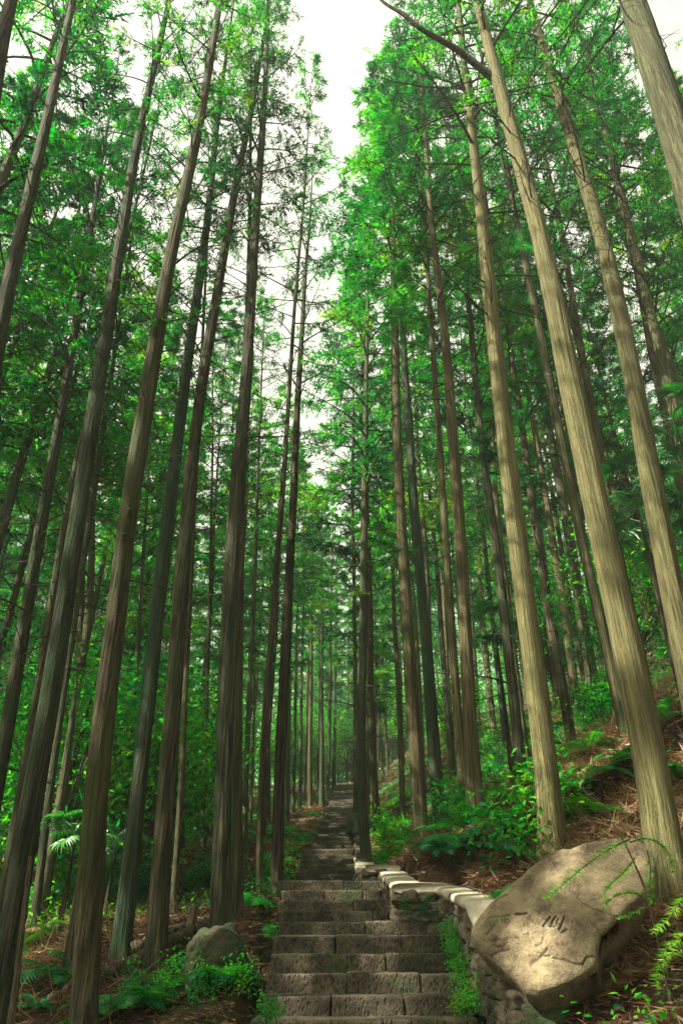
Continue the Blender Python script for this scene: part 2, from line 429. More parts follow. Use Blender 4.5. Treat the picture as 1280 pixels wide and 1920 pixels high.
stone_run(.48, 20.0, .52, 23.0, .8 + E, 1.3 + E, 2.0 + E, 2.5 + E)
def coping(pts, seed):
    """slab following a run: pts = (x_in, x_out, y, z)"""
    n = len(pts); prof = []
    V = []; m = 12
    for (xi, xo, y, z) in pts:
        for k in range(m):
            a = 2 * math.pi * k / m; cx = (xi + xo) / 2; hw = (xo - xi) / 2
            sx = math.copysign(abs(math.cos(a)) ** .45, math.cos(a)); sz = math.copysign(abs(math.sin(a)) ** .6, math.sin(a))
            V.append((cx + hw * sx, y, z - .05 + .055 * sz))
    V = np.array(V); F = []
    for a in range(n - 1):
        for k in range(m): F.append([a * m + k, a * m + (k + 1) % m, (a + 1) * m + (k + 1) % m, (a + 1) * m + k])
    F = np.array(F)
    c0, c1 = V[:m].mean(0), V[-m:].mean(0); V = np.concatenate([V, [c0, c1]])
    T = np.array([[k, (k + 1) % m, n * m] for k in range(m)] + [[(n - 1) * m + (k + 1) % m, (n - 1) * m + k, n * m + 1] for k in range(m)])
    V = V + fbm(V * 7, seed, 3)[:, None] * np.array([.012, .012, .014])
    base = np.array(wall.location)
    obj('coping_slab', mesh('coping_slab', V - base, [F, T], M_COPING), wall)
def run(y0, y1, z0, z1, xi, xo, seed, n=12, round_near=False):
    pts = []
    for t in np.linspace(0, 1, n):
        s = 1.0
        a, b = xi(t), xo(t)
        if round_near and t < .3:
            q = math.sqrt(max(0, 1 - (1 - t / .3) ** 2)); mid = b - (b - a) * .45; a = mid - (mid - a) * (.12 + .88 * q); b = mid + (b - mid) * (.12 + .88 * q)
        pts.append((a, b, y0 + (y1 - y0) * t, z0 + (z1 - z0) * t + E))
    coping(pts, seed)
run(6.6, 7.75, -.30, .27, lambda t: 1.20 - .02 * t, lambda t: 1.95 - .25 * t, 1, 24, True)
run(7.77, 8.75, .26, .38, lambda t: 1.20 - .02 * t, lambda t: 1.72 - .1 * t, 2)
run(8.77, 9.80, .38, .50, lambda t: 1.16 - .02 * t, lambda t: 1.60, 3)
run(9.74, 11.1, .52, .68, lambda t: .60, lambda t: 1.40 - .3 * t, 4)
run(11.12, 12.4, .68, .84, lambda t: .58, lambda t: 1.1 - .1 * t, 5)
run(12.36, 15.5, .92, 1.0, lambda t: .36, lambda t: .92, 6)
run(15.52, 18.6, 1.02, 1.12, lambda t: .33, lambda t: .88, 7)
run(18.62, 22.0, 1.2, 1.9, lambda t: .33, lambda t: .85, 8)

# ------------------------------------------------------------------ carved boulder and rocks
def boulder(outline, C, nrm, hf, hb, seed, strokes, m, na=300, nr=150, amp=.05, base=None):
    nrm = unit(nrm); ux = unit(np.cross([0, 0, 1.0], nrm)); ux = ux if ux[0] > 0 else -ux; uy = np.cross(nrm, ux)
    if uy[2] < 0: uy = -uy
    def pl(px, py):
        v = ray(px, py); t = np.dot(C - EYE, nrm) / np.dot(v, nrm); q = EYE + v * t - C
        return np.array([np.dot(q, ux), np.dot(q, uy)])
    O = np.array([pl(*p) for p in outline]); c0 = O.mean(0)
    ang = np.arctan2(O[:, 1] - c0[1], O[:, 0] - c0[0]); rad = np.linalg.norm(O - c0, axis=1); k = np.argsort(ang)
    ang, rad = ang[k], rad[k]
    A = np.linspace(-np.pi, np.pi, na, endpoint=False)
    Rr = np.interp(A, np.concatenate([ang - 2 * np.pi, ang, ang + 2 * np.pi]), np.tile(rad, 3))
    Rr = Rr * (1 + .035 * fbm(np.stack([np.cos(A) * 5, np.sin(A) * 5, 0 * A], -1), seed, 4)); ker = np.ones(5) / 5; Rr = np.convolve(np.concatenate([Rr[-2:], Rr, Rr[:2]]), ker, 'valid')
    S = np.concatenate([np.linspace(0.004, .9, nr), .9 + .1 * np.sin(np.linspace(.1, 1, 14) * np.pi / 2)])
    def side(sign, h, pw):
        s = S[:, None]; q = c0 + np.stack([np.cos(A) * Rr, np.sin(A) * Rr], -1)[None] * s[..., None]
        w = np.broadcast_to(sign * h * (1 - s ** pw) ** (1 / 2.2), q.shape[:2])
        return q, w
    qf, wf = side(1, hf, 16); qb, wb = side(-1, hb, 2.4); qb, wb = qb[:-1:6], wb[:-1:6]
    wf = wf.copy(); n3 = np.concatenate([qf, 0 * qf[..., :1]], -1).reshape(-1, 3)
    wf = wf + (fbm(n3 * 2.1, seed, 3) * amp + fbm(n3 * 9, seed + 9, 4) * amp * .34).reshape(wf.shape) * (S < .985)[:, None]
    groove = np.zeros(wf.shape)
    for st, wid, dp in strokes:
        pts = [pl(*p) for p in st]
        for a, b in zip(pts[:-1], pts[1:]):
            ab = b - a; t = np.clip(((qf - a) @ ab) / (ab @ ab + 1e-9), 0, 1); dist = np.linalg.norm(qf - (a + t[..., None] * ab), axis=-1)
            groove = np.maximum(groove, dp * np.clip(1 - dist / wid, 0, 1) ** .8)
    wf = wf - groove
    def w3(q, w): return C + q[..., :1] * ux + q[..., 1:2] * uy + w[..., None] * nrm
    Vf = w3(qf, wf).reshape(-1, 3); Vb = w3(qb, wb)
    Vb = (Vb + (fbm(Vb.reshape(-1, 3) * 2.4, seed + 3, 3) * .1).reshape(Vb.shape[:2])[..., None] * nrm).reshape(-1, 3)
    nf, nb = len(S), len(qb); F = []
    def quads(off, n, flip):
        i = off + np.arange(n - 1)[:, None] * na; j = np.arange(na)[None]; k = (j + 1) % na
        q = np.stack([i + j, i + na + j, i + na + k, i + k], -1).reshape(-1, 4); return q[:, ::-1] if flip else q
    F = [quads(0, nf, False), quads(nf * na, nb, True)]
    j = np.arange(na); k = (j + 1) % na; a0 = (nf - 1) * na; b0 = nf * na + (nb - 1) * na
    F.append(np.stack([a0 + j, b0 + j, b0 + k, a0 + k], -1))
    V = np.concatenate([Vf, Vb]); t = np.concatenate([np.clip(groove.ravel() / .02, 0, .85), np.zeros(len(Vb))])
    return V, np.concatenate(F), t
zb = lambda x, y: (820 + x / 2.783, 1450 + y / 2.783)
zs = lambda x, y: (890 + x / 5.333, 1660 + y / 5.333)
out = [zb(*p) for p in [(176, 850), (205, 790), (290, 690), (360, 620), (440, 555), (500, 490), (600, 440), (700, 408), (850, 362), (960, 345), (1060, 352), (1120, 420), (1140, 560), (1090, 660), (1000, 730), (930, 790), (850, 855), (832, 950), (832, 1030), (770, 1085), (700, 1115), (600, 1155), (520, 1172), (465, 1155), (420, 1100), (340, 1030), (280, 985), (225, 945), (190, 900)]]
SW = .010
strokes = [([zs(*p) for p in st], w * 1.0, dp) for st, w, dp in [
    ([(180, 395), (280, 380), (370, 368)], SW * .8, .016), ([(430, 352), (530, 335)], SW * 1.3, .026), ([(200, 440), (250, 436)], SW * .7, .012),
    ([(242, 400), (246, 445)], SW * .7, .012), ([(288, 395), (292, 440)], SW * .7, .012), ([(314, 400), (318, 440)], SW * .7, .012), ([(316, 437), (372, 430)], SW * .7, .012),
    ([(320, 408), (366, 402)], SW * .7, .012), ([(222, 468), (180, 520), (135, 570)], SW, .018), ([(250, 590), (210, 635), (275, 618)], SW, .016),
    ([(350, 620), (288, 662)], SW * .8, .013), ([(345, 650), (312, 688), (250, 690)], SW, .016), ([(180, 750), (270, 730), (370, 720)], SW * 1.1, .02),
    ([(372, 604), (460, 596)], SW * .6, .01), ([(770, 380), (735, 420), (700, 470)], SW * 1.1, .018), ([(830, 372), (795, 420), (770, 480)], SW, .016), ([(735, 410), (790, 470)], SW * .8, .013),
    ([(912, 390), (890, 440), (858, 510)], SW * 1.2, .02), ([(850, 400), (830, 450)], SW * .8, .013), ([(880, 545), (935, 512)], SW, .015), ([(800, 485), (862, 452)], SW * .7, .011),
    ([(700, 590), (684, 640), (628, 672)], SW * .9, .014), ([(742, 690), (684, 770), (580, 857)], SW * 1.1, .018), ([(715, 772), (765, 766)], SW, .015), ([(640, 742), (700, 738)], SW * .7, .01), ([(500, 560), (560, 545)], SW * .7, .01),
    ([(800, 795), (920, 815), (1000, 850), (1090, 862), (1130, 802), (1220, 772)], SW * .8, .024), ([(280, 165), (210, 235)], SW, .016), ([(340, 150), (240, 200)], SW, .016), ([(560, 770), (620, 782)], SW * .7, .01)]]
Cb = at(1030, 1720, 6.55)
V, Fq, t = boulder(out, Cb, (-.30, -.72, .62), .075, .5, 21, strokes, M_BOULDER)
bl = tag(obj('carved_boulder', None), 'large tan boulder with carved writing and moss-free smooth face by the retaining wall', 'boulder')
bpy.data.objects.remove(bl)
bb = np.array([Cb[0], Cb[1] + .2, V[:, 2].min()])
tag(obj('boulder', mesh('carved_boulder', V - bb, Fq, M_BOULDER, True, t), None, bb), 'large tan boulder with faint carved characters leaning at the end of the retaining wall', 'boulder')

def rock(name, label, loc, size, seed, m, rot=(0, 0, 0), group=None, cat='rock'):
    p, F = rough_block(size, max(size) / 26, min(size) * .36, min(size) * .34, 3.0 / max(size), seed)
    p[:, 2] += size[2] * .5
    return tag(obj(name, mesh(name, p, F, m), None, loc, rot), label, cat, group)
rock('mossy_rock', 'round mossy rock beside the left end of the lower steps', (-1.28, 8.6, ground(-1.28, 8.6) - .12), (.58, .5, .52), 31, M_MOSSROCK)
rock('support_rock', 'dark rough rock wedged under the carved boulder next to the steps', (1.55, 6.5, ground(1.55, 6.5) - .38), (.4, .35, .45), 33, M_MOSSROCK, (0, 0, .4))
rock('slope_rock', 'pale rock half buried in the bank behind the carved boulder', (3.0, 8.0, ground(3.0, 8.0) - .15), (.35, .35, .42), 35, M_WALL)
rock('bank_rock', 'dark shelf of rock at the foot of a cedar above the coping', (.95, 24.2, ground(.95, 24.2) - .25), (1.5, 1.1, .75), 36, M_MOSSROCK, (0, .2, .2))

# ------------------------------------------------------------------ trees
def trunk_mesh(P, r0, H, seed, n=40, rings=70, flare=.35):
    """P: polyline (base first) in local space; continues straight to length H"""
    P = np.asarray(P, float)
    seg = np.linalg.norm(np.diff(P, axis=0), axis=1); s = np.concatenate([[0], np.cumsum(seg)])
    dirl = unit(P[-1] - P[-2])
    if s[-1] < H: P = np.concatenate([P, [P[-1] + dirl * (H - s[-1])]]); s = np.append(s, H)
    u = np.concatenate([np.linspace(0, .6, 10, endpoint=False), np.linspace(.6, H, rings)])
    Q = np.stack([np.interp(u, s, P[:, k]) for k in range(3)], -1)
    ker = np.ones(9) / 9
    for k in range(3):                                        # soften the bends
        Qk = np.concatenate([np.full(4, Q[0, k]) + (Q[0, k] - Q[4:0:-1, k]), Q[:, k], np.full(4, Q[-1, k]) + (Q[-1, k] - Q[-2:-6:-1, k])])
        Q[10:, k] = np.convolve(Qk, ker, 'valid')[10:]
    wob = np.stack([vn(np.stack([u * .22 + seed, 0 * u, 0 * u], -1), seed), vn(np.stack([u * .22, 0 * u + 5 + seed, 0 * u], -1), seed)], -1) * .05 * np.minimum(u / 3, 1)[:, None]
    Q[:, :2] += wob
    r = r0 * np.maximum(1 - .92 * (u / H) ** 1.9, .03) * (1 + flare * np.exp(-np.maximum(u - .2, 0) / .28))
    a = np.linspace(0, 2 * np.pi, n, endpoint=False)
    T, U, Vv = frames(Q)
    aa, uu = np.meshgrid(a, u)
    q = np.stack([np.cos(aa) * 3.4, np.sin(aa) * 3.4, uu * .55 + seed * 3.3], -1).reshape(-1, 3)
    rid = 1 - np.abs(fbm(q * 1.6, seed, 3)) * 2
    q2 = np.stack([np.cos(aa) * 1.1, np.sin(aa) * 1.1, uu * .5], -1).reshape(-1, 3)
    dsp = (rid * .085 + fbm(q2, seed + 4, 2) * .10).reshape(aa.shape)
    lob = np.cos(aa * 5 + seed) * .14 * np.exp(-np.maximum(uu - .2, 0) / .3)
    rr = r[:, None] * (1 + dsp + lob)
    v = (Q[:, None] + rr[..., None] * (np.cos(aa)[..., None] * U[:, None] + np.sin(aa)[..., None] * Vv[:, None])).reshape(-1, 3)
    m = len(u); i = np.arange(m - 1)[:, None] * n; j = np.arange(n)[None]; k = (j + 1) % n
    F = np.stack([i + j, i + k, i + n + k, i + n + j], -1).reshape(-1, 4)
    return mesh('trunk', v, F, M_BARK), Q, u, r

def crown_mesh(seed, Hc, Rc, nl=62, tw=15, bl=18, droop=.5, ll=.17, lw=.042, dead=16):
    rs = np.random.RandomState(seed); C = MB(); Wd = MB(); az = rs.uniform(0, 6.28)
    for q in range(nl + dead):
        isd = q >= nl
        if isd: tz = -rs.uniform(.02, .42)
        else: tz = (q + rs.uniform(0, .9)) / nl; tz = tz ** 1.05
        z0 = tz * Hc; az += 2.4 + rs.uniform(-.5, .5)
        prof = (1 - tz) ** .75 * min(1, .62 + max(tz, 0) * 2.2) if not isd else rs.uniform(.25, .75)
        L = Rc * prof * rs.uniform(.62, 1.22) + .18
        s = np.linspace(0, 1, 7); el = rs.uniform(.15, .6) if not isd else rs.uniform(-.1, .5)
        h = np.array([math.cos(az), math.sin(az), 0]); side = np.array([-h[1], h[0], 0])
        bend = rs.uniform(-.25, .25)
        P = np.outer(s * L, h) + np.outer(s ** 2 * L * bend, side)
        P[:, 2] = z0 + L * (s * math.tan(el) - droop * s ** 2 * rs.uniform(.5, 1.2) + .22 * s ** 4)
        r = (.012 + .011 * L) * (1 - .82 * s) * (.6 if isd else 1)
        v, f = tube(P, r, 4); Wd.add(v, f, rs.uniform())
        nt_ = tw if not isd else 5
        st = rs.uniform(.22 if not isd else .3, 1.0, nt_) ** .8
        B = np.stack([np.interp(st, s, P[:, k]) for k in range(3)], -1)
        sg = np.where(rs.rand(nt_) < .5, -1, 1)
        D = unit(h * rs.uniform(.35, 1.0, (nt_, 1)) + side * (sg * rs.uniform(.35, 1.1, nt_))[:, None] + np.array([0, 0, 1]) * rs.uniform(-.45, .35, (nt_, 1)))
        TL = L * rs.uniform(.16, .38, nt_) * (1.15 - .55 * st) + .12
        tint0 = rs.uniform(.1, .9)
        for k in range(nt_):
            v, f = tube(np.stack([B[k], B[k] + D[k] * TL[k] * .5 + [0, 0, .01], B[k] + D[k] * TL[k]]), np.array([.006, .004, .002]), 3); Wd.add(v, f, .5)
        if isd: continue
        t = rs.uniform(.05, 1.08, (nt_, bl)); PB = B[:, None] + D[:, None] * (TL[:, None] * t)[..., None]
        PB = PB + rs.normal(size=PB.shape) * .035
        dd = D[:, None] * .75 + rs.normal(size=PB.shape) * .55 + np.array([0, 0, -.12]); dd = unit(dd)
        n = nt_ * bl
        ln = ll * rs.uniform(.6, 1.35, n); v, f = blades(PB.reshape(-1, 3), dd.reshape(-1, 3), ln, lw * rs.uniform(.7, 1.4, n), rs.normal(size=(n, 3)))
        tt = np.clip(tint0 + rs.normal(size=(nt_, 1)) * .16 + rs.normal(size=(nt_, bl)) * .06, 0, 1).reshape(-1)
        C.add(v, f, np.repeat(tt, 3))
    return C.build('crown', M_NEEDLE, False), Wd.build('limbs', M_BARK, True)
HC = 14.0
CROWNS = [crown_mesh(100 + q, HC, rc, nl, 15, 17, dr) for q, (rc, nl, dr) in enumerate([(2.3, 64, .5), (2.0, 58, .35), (2.6, 66, .7), (2.2, 70, .45), (1.9, 56, .6), (2.5, 60, .4)])]
SPARSE = [crown_mesh(150 + q, HC, rc, 40, 11, 13, .35, .16, .036, 26) for q, rc in enumerate((2.3, 2.6, 2.0))]
crown_n = [0]
def add_crown(root, base, axis_dir, length, width=1.0, rng=R, kit=None):
    kit = kit or CROWNS; k = crown_n[0] % len(kit); crown_n[0] += 1
    qt = Vector(axis_dir).to_track_quat('Z', 'Y').to_matrix().to_4x4()
    mw = Matrix.Translation(Vector([float(v) for v in base])) @ qt @ Matrix.Rotation(rng.uniform(0, 6.28), 4, 'Z') @ Matrix.Diagonal((width, width, length / HC, 1))
    c = obj('crown', kit[k][0], root, mw=mw); l = obj('limbs', kit[k][1], root, mw=mw)
    l['kind'] = 'stuff'; c['kind'] = 'stuff'
    return c, l
def zone_label(x, y, moss, pale):
    look = 'green mossy' if moss > .5 else ('pale barked' if pale > .22 else 'dark brown')
    row = 'level with the second flight' if y < 24 else 'below the upper flight' if y < 36 else 'halfway up the upper flight' if y < 55 else 'near the top steps' if y < 75 else 'beyond the top steps'
    if x < 0: d_ = 'beside the stair edge' if x > -4 else 'in the level left wood' if x > -13 else 'deep in the left wood'
    else: d_ = 'at the right bank foot' if x < 5 else 'on the right bank slope' if x < 13 else 'high on the right bank'
    return 'slim %s cedar %s, %s' % (look, row, d_)
def in_gap(x, y):
    # keep the opening in the canopy over the steps free of crowns
    if y > 50: return False
    z0 = zprof(y) + .5
    for h in range(9, 27, 2):
        for dx in (-1.3, 1.3):
            q = np.array([x + dx, y, z0 + h]) - EYE; dp = depth(q + EYE)
            px = 640 + F_PX * q[0] / dp; py = 960 - F_PX * (q[2] * math.cos(TH) - q[1] * math.sin(TH)) / dp
            if ((px - 560) / 120) ** 2 + ((py - 190) / 170) ** 2 < 1 or ((px - 572) / 60) ** 2 + ((py - 500) / 100) ** 2 < 1 or ((px - 370) / 120) ** 2 + ((py - 190) / 80) ** 2 < 1: return True
    return False
PLACED = []
def main_tree(label, pts, w, wy, d=None, H=25, cb=11.5, moss=0, pale=0, group=None, cw=1.0, seed=[0], rings=70, n=36):
    seed[0] += 1
    if d is None: d = hit(*pts[0])
    P = [at(px, py, d) for px, py in pts]
    gz = ground(P[0][0], d) - .25
    dr = (P[1] - P[0]) / (P[1] - P[0])[2]; P[0] = P[0] + dr * (gz - P[0][2])     # slide the base along its line to the ground
    pw = np.interp(-wy, [-p[1] for p in pts], [p[0] for p in pts]); dia = w * depth(at(pw, wy, d)) / F_PX
    base = P[0].copy(); L = [p - base for p in P]
    me, Q, u, r = trunk_mesh(L, dia / 2 * .9, H, seed[0], n, rings)
    if label is None: label = zone_label(base[0], d, moss, pale); group = label
    root = thing('cedar_tree', label, 'tree', base, group)
    t = obj('trunk', me, root); t['moss'] = float(moss); t['pale'] = float(pale)
    gap = d < 40 and base[0] < .2 and in_gap(base[0], d); cw = cw * (.7 if gap else 1)
    k = np.searchsorted(u, cb); ax = unit(Q[-1] - Q[k])
    add_crown(root, Q[k], ax, (H - cb) * 1.03, cw, kit=SPARSE if d < 12 or gap else None)
    PLACED.append((base[0], d)); print('TREE %-3d d=%.1f x=%.1f z=%.2f dia=%.2f' % (seed[0], d, base[0], base[2], dia))
    return root, d
G_L = 'cedars on the left of the steps'; G_R = 'cedars on the right bank'
A, dA = main_tree('stout tan cedar with a thick trunk rising right behind the carved boulder', [(1258, 1700), (1225, 1458), (1116, 950), (1010, 450), (917, 98)], 62, 1458, 7.3, 26, 14.5, 0, .75, n=72, rings=130)
main_tree('straight pale furrowed cedar on the bank above the retaining wall coping', [(1034, 1600), (1028, 1497), (960, 950), (909, 450), (885, 234)], 48, 1497, 9.3, 25, 13, 0, .8, n=60, rings=110)
main_tree('pale cedar leaning in over the palm on the right bank', [(1335, 1500), (1264, 1145), (1182, 684), (1128, 450), (1007, 39)], 44, 1000, 8.6, 25, 13.5, 0, .55, n=56, rings=100)
main_tree('thick greenish cedar close beside the viewer on the right bank', [(1640, 1500), (1268, 254), (1210, 78), (1180, -10)], 62, 166, 3.9, 24, 14, .35, .3, n=56, rings=100)
main_tree('slim reddish cedar standing tight against a thicker one above the coping', [(878, 1580), (871, 1497), (832, 950), (810, 645)], 17, 1300, 12.6, 24, 12, 0, .35)
main_tree('cedar with a flared foot behind the retaining wall fern', [(902, 1606), (890, 1497), (857, 970), (834, 645), (816, 450)], 29, 1450, 11.2, 25, 13, 0, .4, n=48)
main_tree('dark straight cedar whose foot grips the litter bank behind the coping', [(789, 1588), (785, 1497), (754, 970), (744, 723), (740, 606)], 27, 1450, 14.0, 26, 15, 0, .25)
main_tree('green stained cedar just behind a dark straight one on the litter bank', [(823, 1533), (818, 1497), (775, 950), (763, 723)], 25, 1400, 15.5, 26, 15, .75, .1)
main_tree('cedar rooted right at the edge of the upper steps beside a mossy block', [(683, 1562), (679, 1497), (681, 950), (687, 645)], 19, 1400, 20.6, 28, 11.5, .45, .15, cw=1.25)
main_tree('thin cedar touching the edge of the upper steps', [(667, 1535), (666, 1497), (662, 950)], 9, 1400, 24.5, 26, 10, .2, .2)
main_tree('brown cedar on the dark rock shelf above the upper steps', [(704, 1488), (696, 1350), (690, 1100)], 14, 1350, 26, 26, 10, 0, .2)
for pts, w in [([(736, 1425), (732, 1067)], 13), ([(753, 1427), (750, 1200)], 7), ([(699, 1440), (692, 1150)], 8),
               ([(985, 1425), (944, 1106), (911, 684)], 17), ([(1050, 1329), (1030, 1184), (999, 919), (979, 723)], 20), ([(1081, 1337), (1065, 1184), (1014, 880)], 17),
               ([(1112, 1290), (1092, 1145), (1053, 919), (1014, 723)], 22), ([(1128, 1262), (1104, 1106)], 11), ([(1172, 1375), (1130, 1190), (1090, 1000)], 22),
               ([(925, 1372), (905, 1184), (893, 950)], 11), ([(897, 1380), (882, 1145), (874, 950)], 12), ([(835, 1360), (819, 1145), (813, 950)], 12), ([(942, 1240), (934, 1165), (915, 950)], 13)]:
    main_tree(None, pts, w, pts[0][1] - 60, None, R.uniform(23, 26), R.uniform(11, 14), R.choice([0, 0, .3]), R.uniform(.05, .45), None, n=24, rings=45)
main_tree('mottled slender cedar leaning behind the pale leaning cedar above the palms', [(1420, 1400), (1260, 760), (1205, 530), (1116, 176)], 21, 600, 12.5, 25, 13, .1, .3)
main_tree('thin dark cedar beside the mottled slender one above the palms', [(1330, 1200), (1233, 723), (1200, 560)], 15, 700, 15, 25, 13, .1, .1)
# left of the steps
main_tree('dark cedar whose shaded trunk tilts at the far left beside the bare pole', [(2, 1900), (63, 1497), (140, 970), (226, 450), (273, 215)], 42, 1480, 7.6, 25, 12.5, .3, 0, cw=.8, n=56, rings=100)
main_tree('tall brown cedar with two sawn branch stubs on its trunk', [(160, 1925), (186, 1450), (244, 950), (328, 450), (385, 150)], 46, 1500, 7.0, 25, 12, 0, .12, cw=.8, n=64, rings=120)
main_tree('forward cedar with a dark leaning trunk high above the viewer', [(-185, 1500), (8, 606), (94, 195)], 32, 500, 6.6, 24, 14, .1, 0, cw=.7, n=44)
main_tree('near cedar whose trunk shows only beside the topmost left foliage', [(-260, 1500), (2, 75), (22, 10)], 32, 40, 4.6, 24, 17, 0, 0, cw=.6, n=40)
main_tree('mossy green cedar above the crossed fallen logs', [(231, 1742), (262, 1497), (320, 950), (363, 606)], 33, 1480, 10.0, 25, 12.5, .85, .1, cw=.8, n=48)
main_tree('brown cedar at the upper end of the crossed fallen logs', [(293, 1745), (309, 1497), (350, 970), (375, 762), (395, 645)], 35, 1480, 9.6, 25, 12.5, .1, .05, cw=.8, n=48)
main_tree('dark thick cedar beside the mossy rock at the left of the steps', [(414, 1745), (420, 1497), (440, 970), (473, 450), (498, 100)], 35, 1450, 9.4, 26, 12.5, .25, .05, n=56, rings=100)
main_tree('narrow cedar standing close behind the dark thick one by the mossy rock', [(446, 1712), (445, 1497), (455, 950)], 19, 1450, 10.6, 25, 12.5, .1, .1)
main_tree('dark cedar half hidden at the far left edge of the slope', [(-12, 1520), (70, 1028), (113, 800), (168, 450)], 27, 1200, 11.5, 24, 9, .2, 0)
main_tree('slim cedar showing between the two dark leaning trunks on the left', [(8, 1670), (43, 1450), (94, 1106), (129, 950)], 17, 1400, 11.5, 24, 10, .3, .15)
main_tree('slim dark cedar just left of the one with sawn stubs', [(130, 1785), (165, 1560), (205, 1300)], 17, 1600, 9.5, 23, 10, .2, 0)
main_tree('thin cedar beside the forked broadleaf on the left slope', [(78, 1625), (94, 1497), (145, 1145)], 15, 1450, 13, 23, 10, .3, .1)
main_tree('slim brown cedar just behind the crossed fallen logs', [(325, 1690), (340, 1450), (353, 1184)], 12, 1450, 13.2, 24, 11, .1, .15)
main_tree('straight slim cedar growing on the shaded left bank near the wide step', [(485, 1680), (488, 1497), (505, 1300), (529, 950)], 14, 1500, 13.0, 25, 12, .1, .1)
main_tree('dark broad cedar on the left bank beside the second flight', [(519, 1592), (521, 1497), (529, 1340), (550, 950)], 23, 1480, 17, 26, 13, .05, 0)
for pts, w in [([(381, 1648), (385, 1450)], 10), ([(367, 1585), (375, 1450)], 8), ([(232, 1640), (244, 1450)], 10), ([(211, 1625), (215, 1450)], 8), ([(456, 1640), (463, 1450)], 12),
               ([(470, 1558), (473, 1400)], 6), ([(501, 1545), (503, 1400)], 10), ([(538, 1550), (541, 1400)], 9), ([(550, 1525), (552, 1400)], 7), ([(562, 1522), (564, 1400)], 7),
               ([(602, 1513), (603, 1067)], 11), ([(581, 1512), (583, 1300)], 9), ([(614, 1500), (618, 1300)], 8), ([(625, 1492), (628, 1300)], 7), ([(440, 1590), (446, 1400)], 8), ([(409, 1600), (416, 1400)], 8)]:
    main_tree(None, pts, w, pts[0][1] - 60, None, R.uniform(22, 26), R.uniform(9, 13), R.choice([0, .2, .7]), R.uniform(0, .35), None, n=20, rings=36)

# branch and stubs that stand out
def branch(root, P, r, name='branch', n=8, m=None):
    base = np.array(root.location); P = np.array(P) - base
    u = np.linspace(0, 1, 24); s = np.linspace(0, 1, len(P)); Q = np.stack([np.interp(u, s, P[:, k]) for k in range(3)], -1)
    Q = Q + np.stack([vn(np.stack([u * 6 + k * 9, 0 * u, 0 * u], -1), 77) for k in range(3)], -1) * .03 * u[:, None]
    v, f = tube(Q, r * (1 - .75 * u), n); return obj(name, mesh(name, v, f, m or M_BARK), root)
branch(A, [at(928, 150, dA), at(860, 95, dA - .2), at(790, 55, dA - .4), at(735, 15, dA - .5), at(690, -25, dA - .6)], .075)
Bt = [o for o in bpy.data.objects if o.get('label', '').startswith('straight pale furrowed')][0]
for tg, rr in (([(885, 165), (820, 165), (771, 160), (700, 140)], .035), ([(890, 205), (830, 220), (751, 254), (709, 273)], .03), ([(880, 60), (790, 70), (715, 82)], .03), ([(912, 400), (980, 395), (1060, 410), (1110, 415)], .03)):
    branch(Bt, [at(px, py, 9.3 - .12 * k) for k, (px, py) in enumerate(tg)], rr)
L2 = [o for o in bpy.data.objects if o.get('label', '').startswith('tall brown cedar with two sawn')][0]
for px, py in ((243, 968), (233, 1015)):
    p = at(px, py, 6.9); branch(L2, [p + [0, .06, 0], p + [.01, -.06, .01], p + [.02, -.14, .025]], .05, 'branch_stub', 8, M_DEAD)

# forked broadleaf
def shrub_crown(seed, n_cl, per, rad, ll, lw, rx=1, rz=1, mat_=None):
    rs = np.random.RandomState(seed); C = MB(); Wd = MB()
    cc = unit(rs.normal(size=(n_cl, 3))) * (rs.rand(n_cl, 1) ** .45) * np.array([rx, rx, rz]); cc[:, 2] += rz
    for c in cc:
        v, f = tube(np.stack([np.array([0, 0, .0]) + c * [.05, .05, .2], c * [.55, .55, .6], c]), np.array([.012, .008, .003]) * max(rz, .5), 3); Wd.add(v, f)
        B = c + rs.normal(size=(per, 3)) * rad; D = unit(rs.normal(size=(per, 3)) * [1, 1, .55] + unit(B - c) * .5 + [0, 0, -.1])
        U = unit(rs.normal(size=(per, 3)) * .55 + [0, 0, 1]); v, f = leaves(B, D, ll * rs.uniform(.6, 1.3, per), lw * rs.uniform(.7, 1.3, per), U)
        C.add(v, f, np.repeat(np.clip(rs.uniform(.1, .9) + rs.normal(size=per) * .15, 0, 1), 5))
    return C.build('foliage', mat_ or M_BROAD, False), Wd.build('stems', M_DEAD)
UND = [shrub_crown(200 + q, 60, 38, .28, .15, .07, 1.7, 1.7) for q in range(3)]
und_trunks = []
for q in range(3):
    und_trunks.append(trunk_mesh([(0, 0, 0), (.1, .05, 1.5), (.0, .1, 3.0)], .05, 4.0, 500 + q, 10, 14)[0])
def understory(x, y, s, label, group, k):
    root = thing('understory_tree', label, 'tree', (x, y, ground(x, y) - .05), group, (R.uniform(-.08, .08), R.uniform(-.08, .08), R.uniform(0, 6.28)), (s, s, s))
    obj('trunk', und_trunks[k], root); obj('crown', UND[k][0], root, (0, 0, .9)); obj('limbs', UND[k][1], root, (0, 0, .9))['kind'] = 'stuff'
fk = at(92, 1610, 14.5); fk[2] = ground(fk[0], 14.5) - .05
fr = thing('forked_tree', 'pale grey broadleaf tree whose trunk forks in two on the left slope', 'tree', fk)
P = np.array([fk, at(122, 1480, 14.5), at(143, 1330, 14.5), at(152, 1250, 14.5)]) - fk
me, *_ = trunk_mesh(P, .115, np.linalg.norm(P[-1]) + .1, 61, 20, 24); o = obj('trunk', me, fr); o['pale'] = .3; o['moss'] = .5
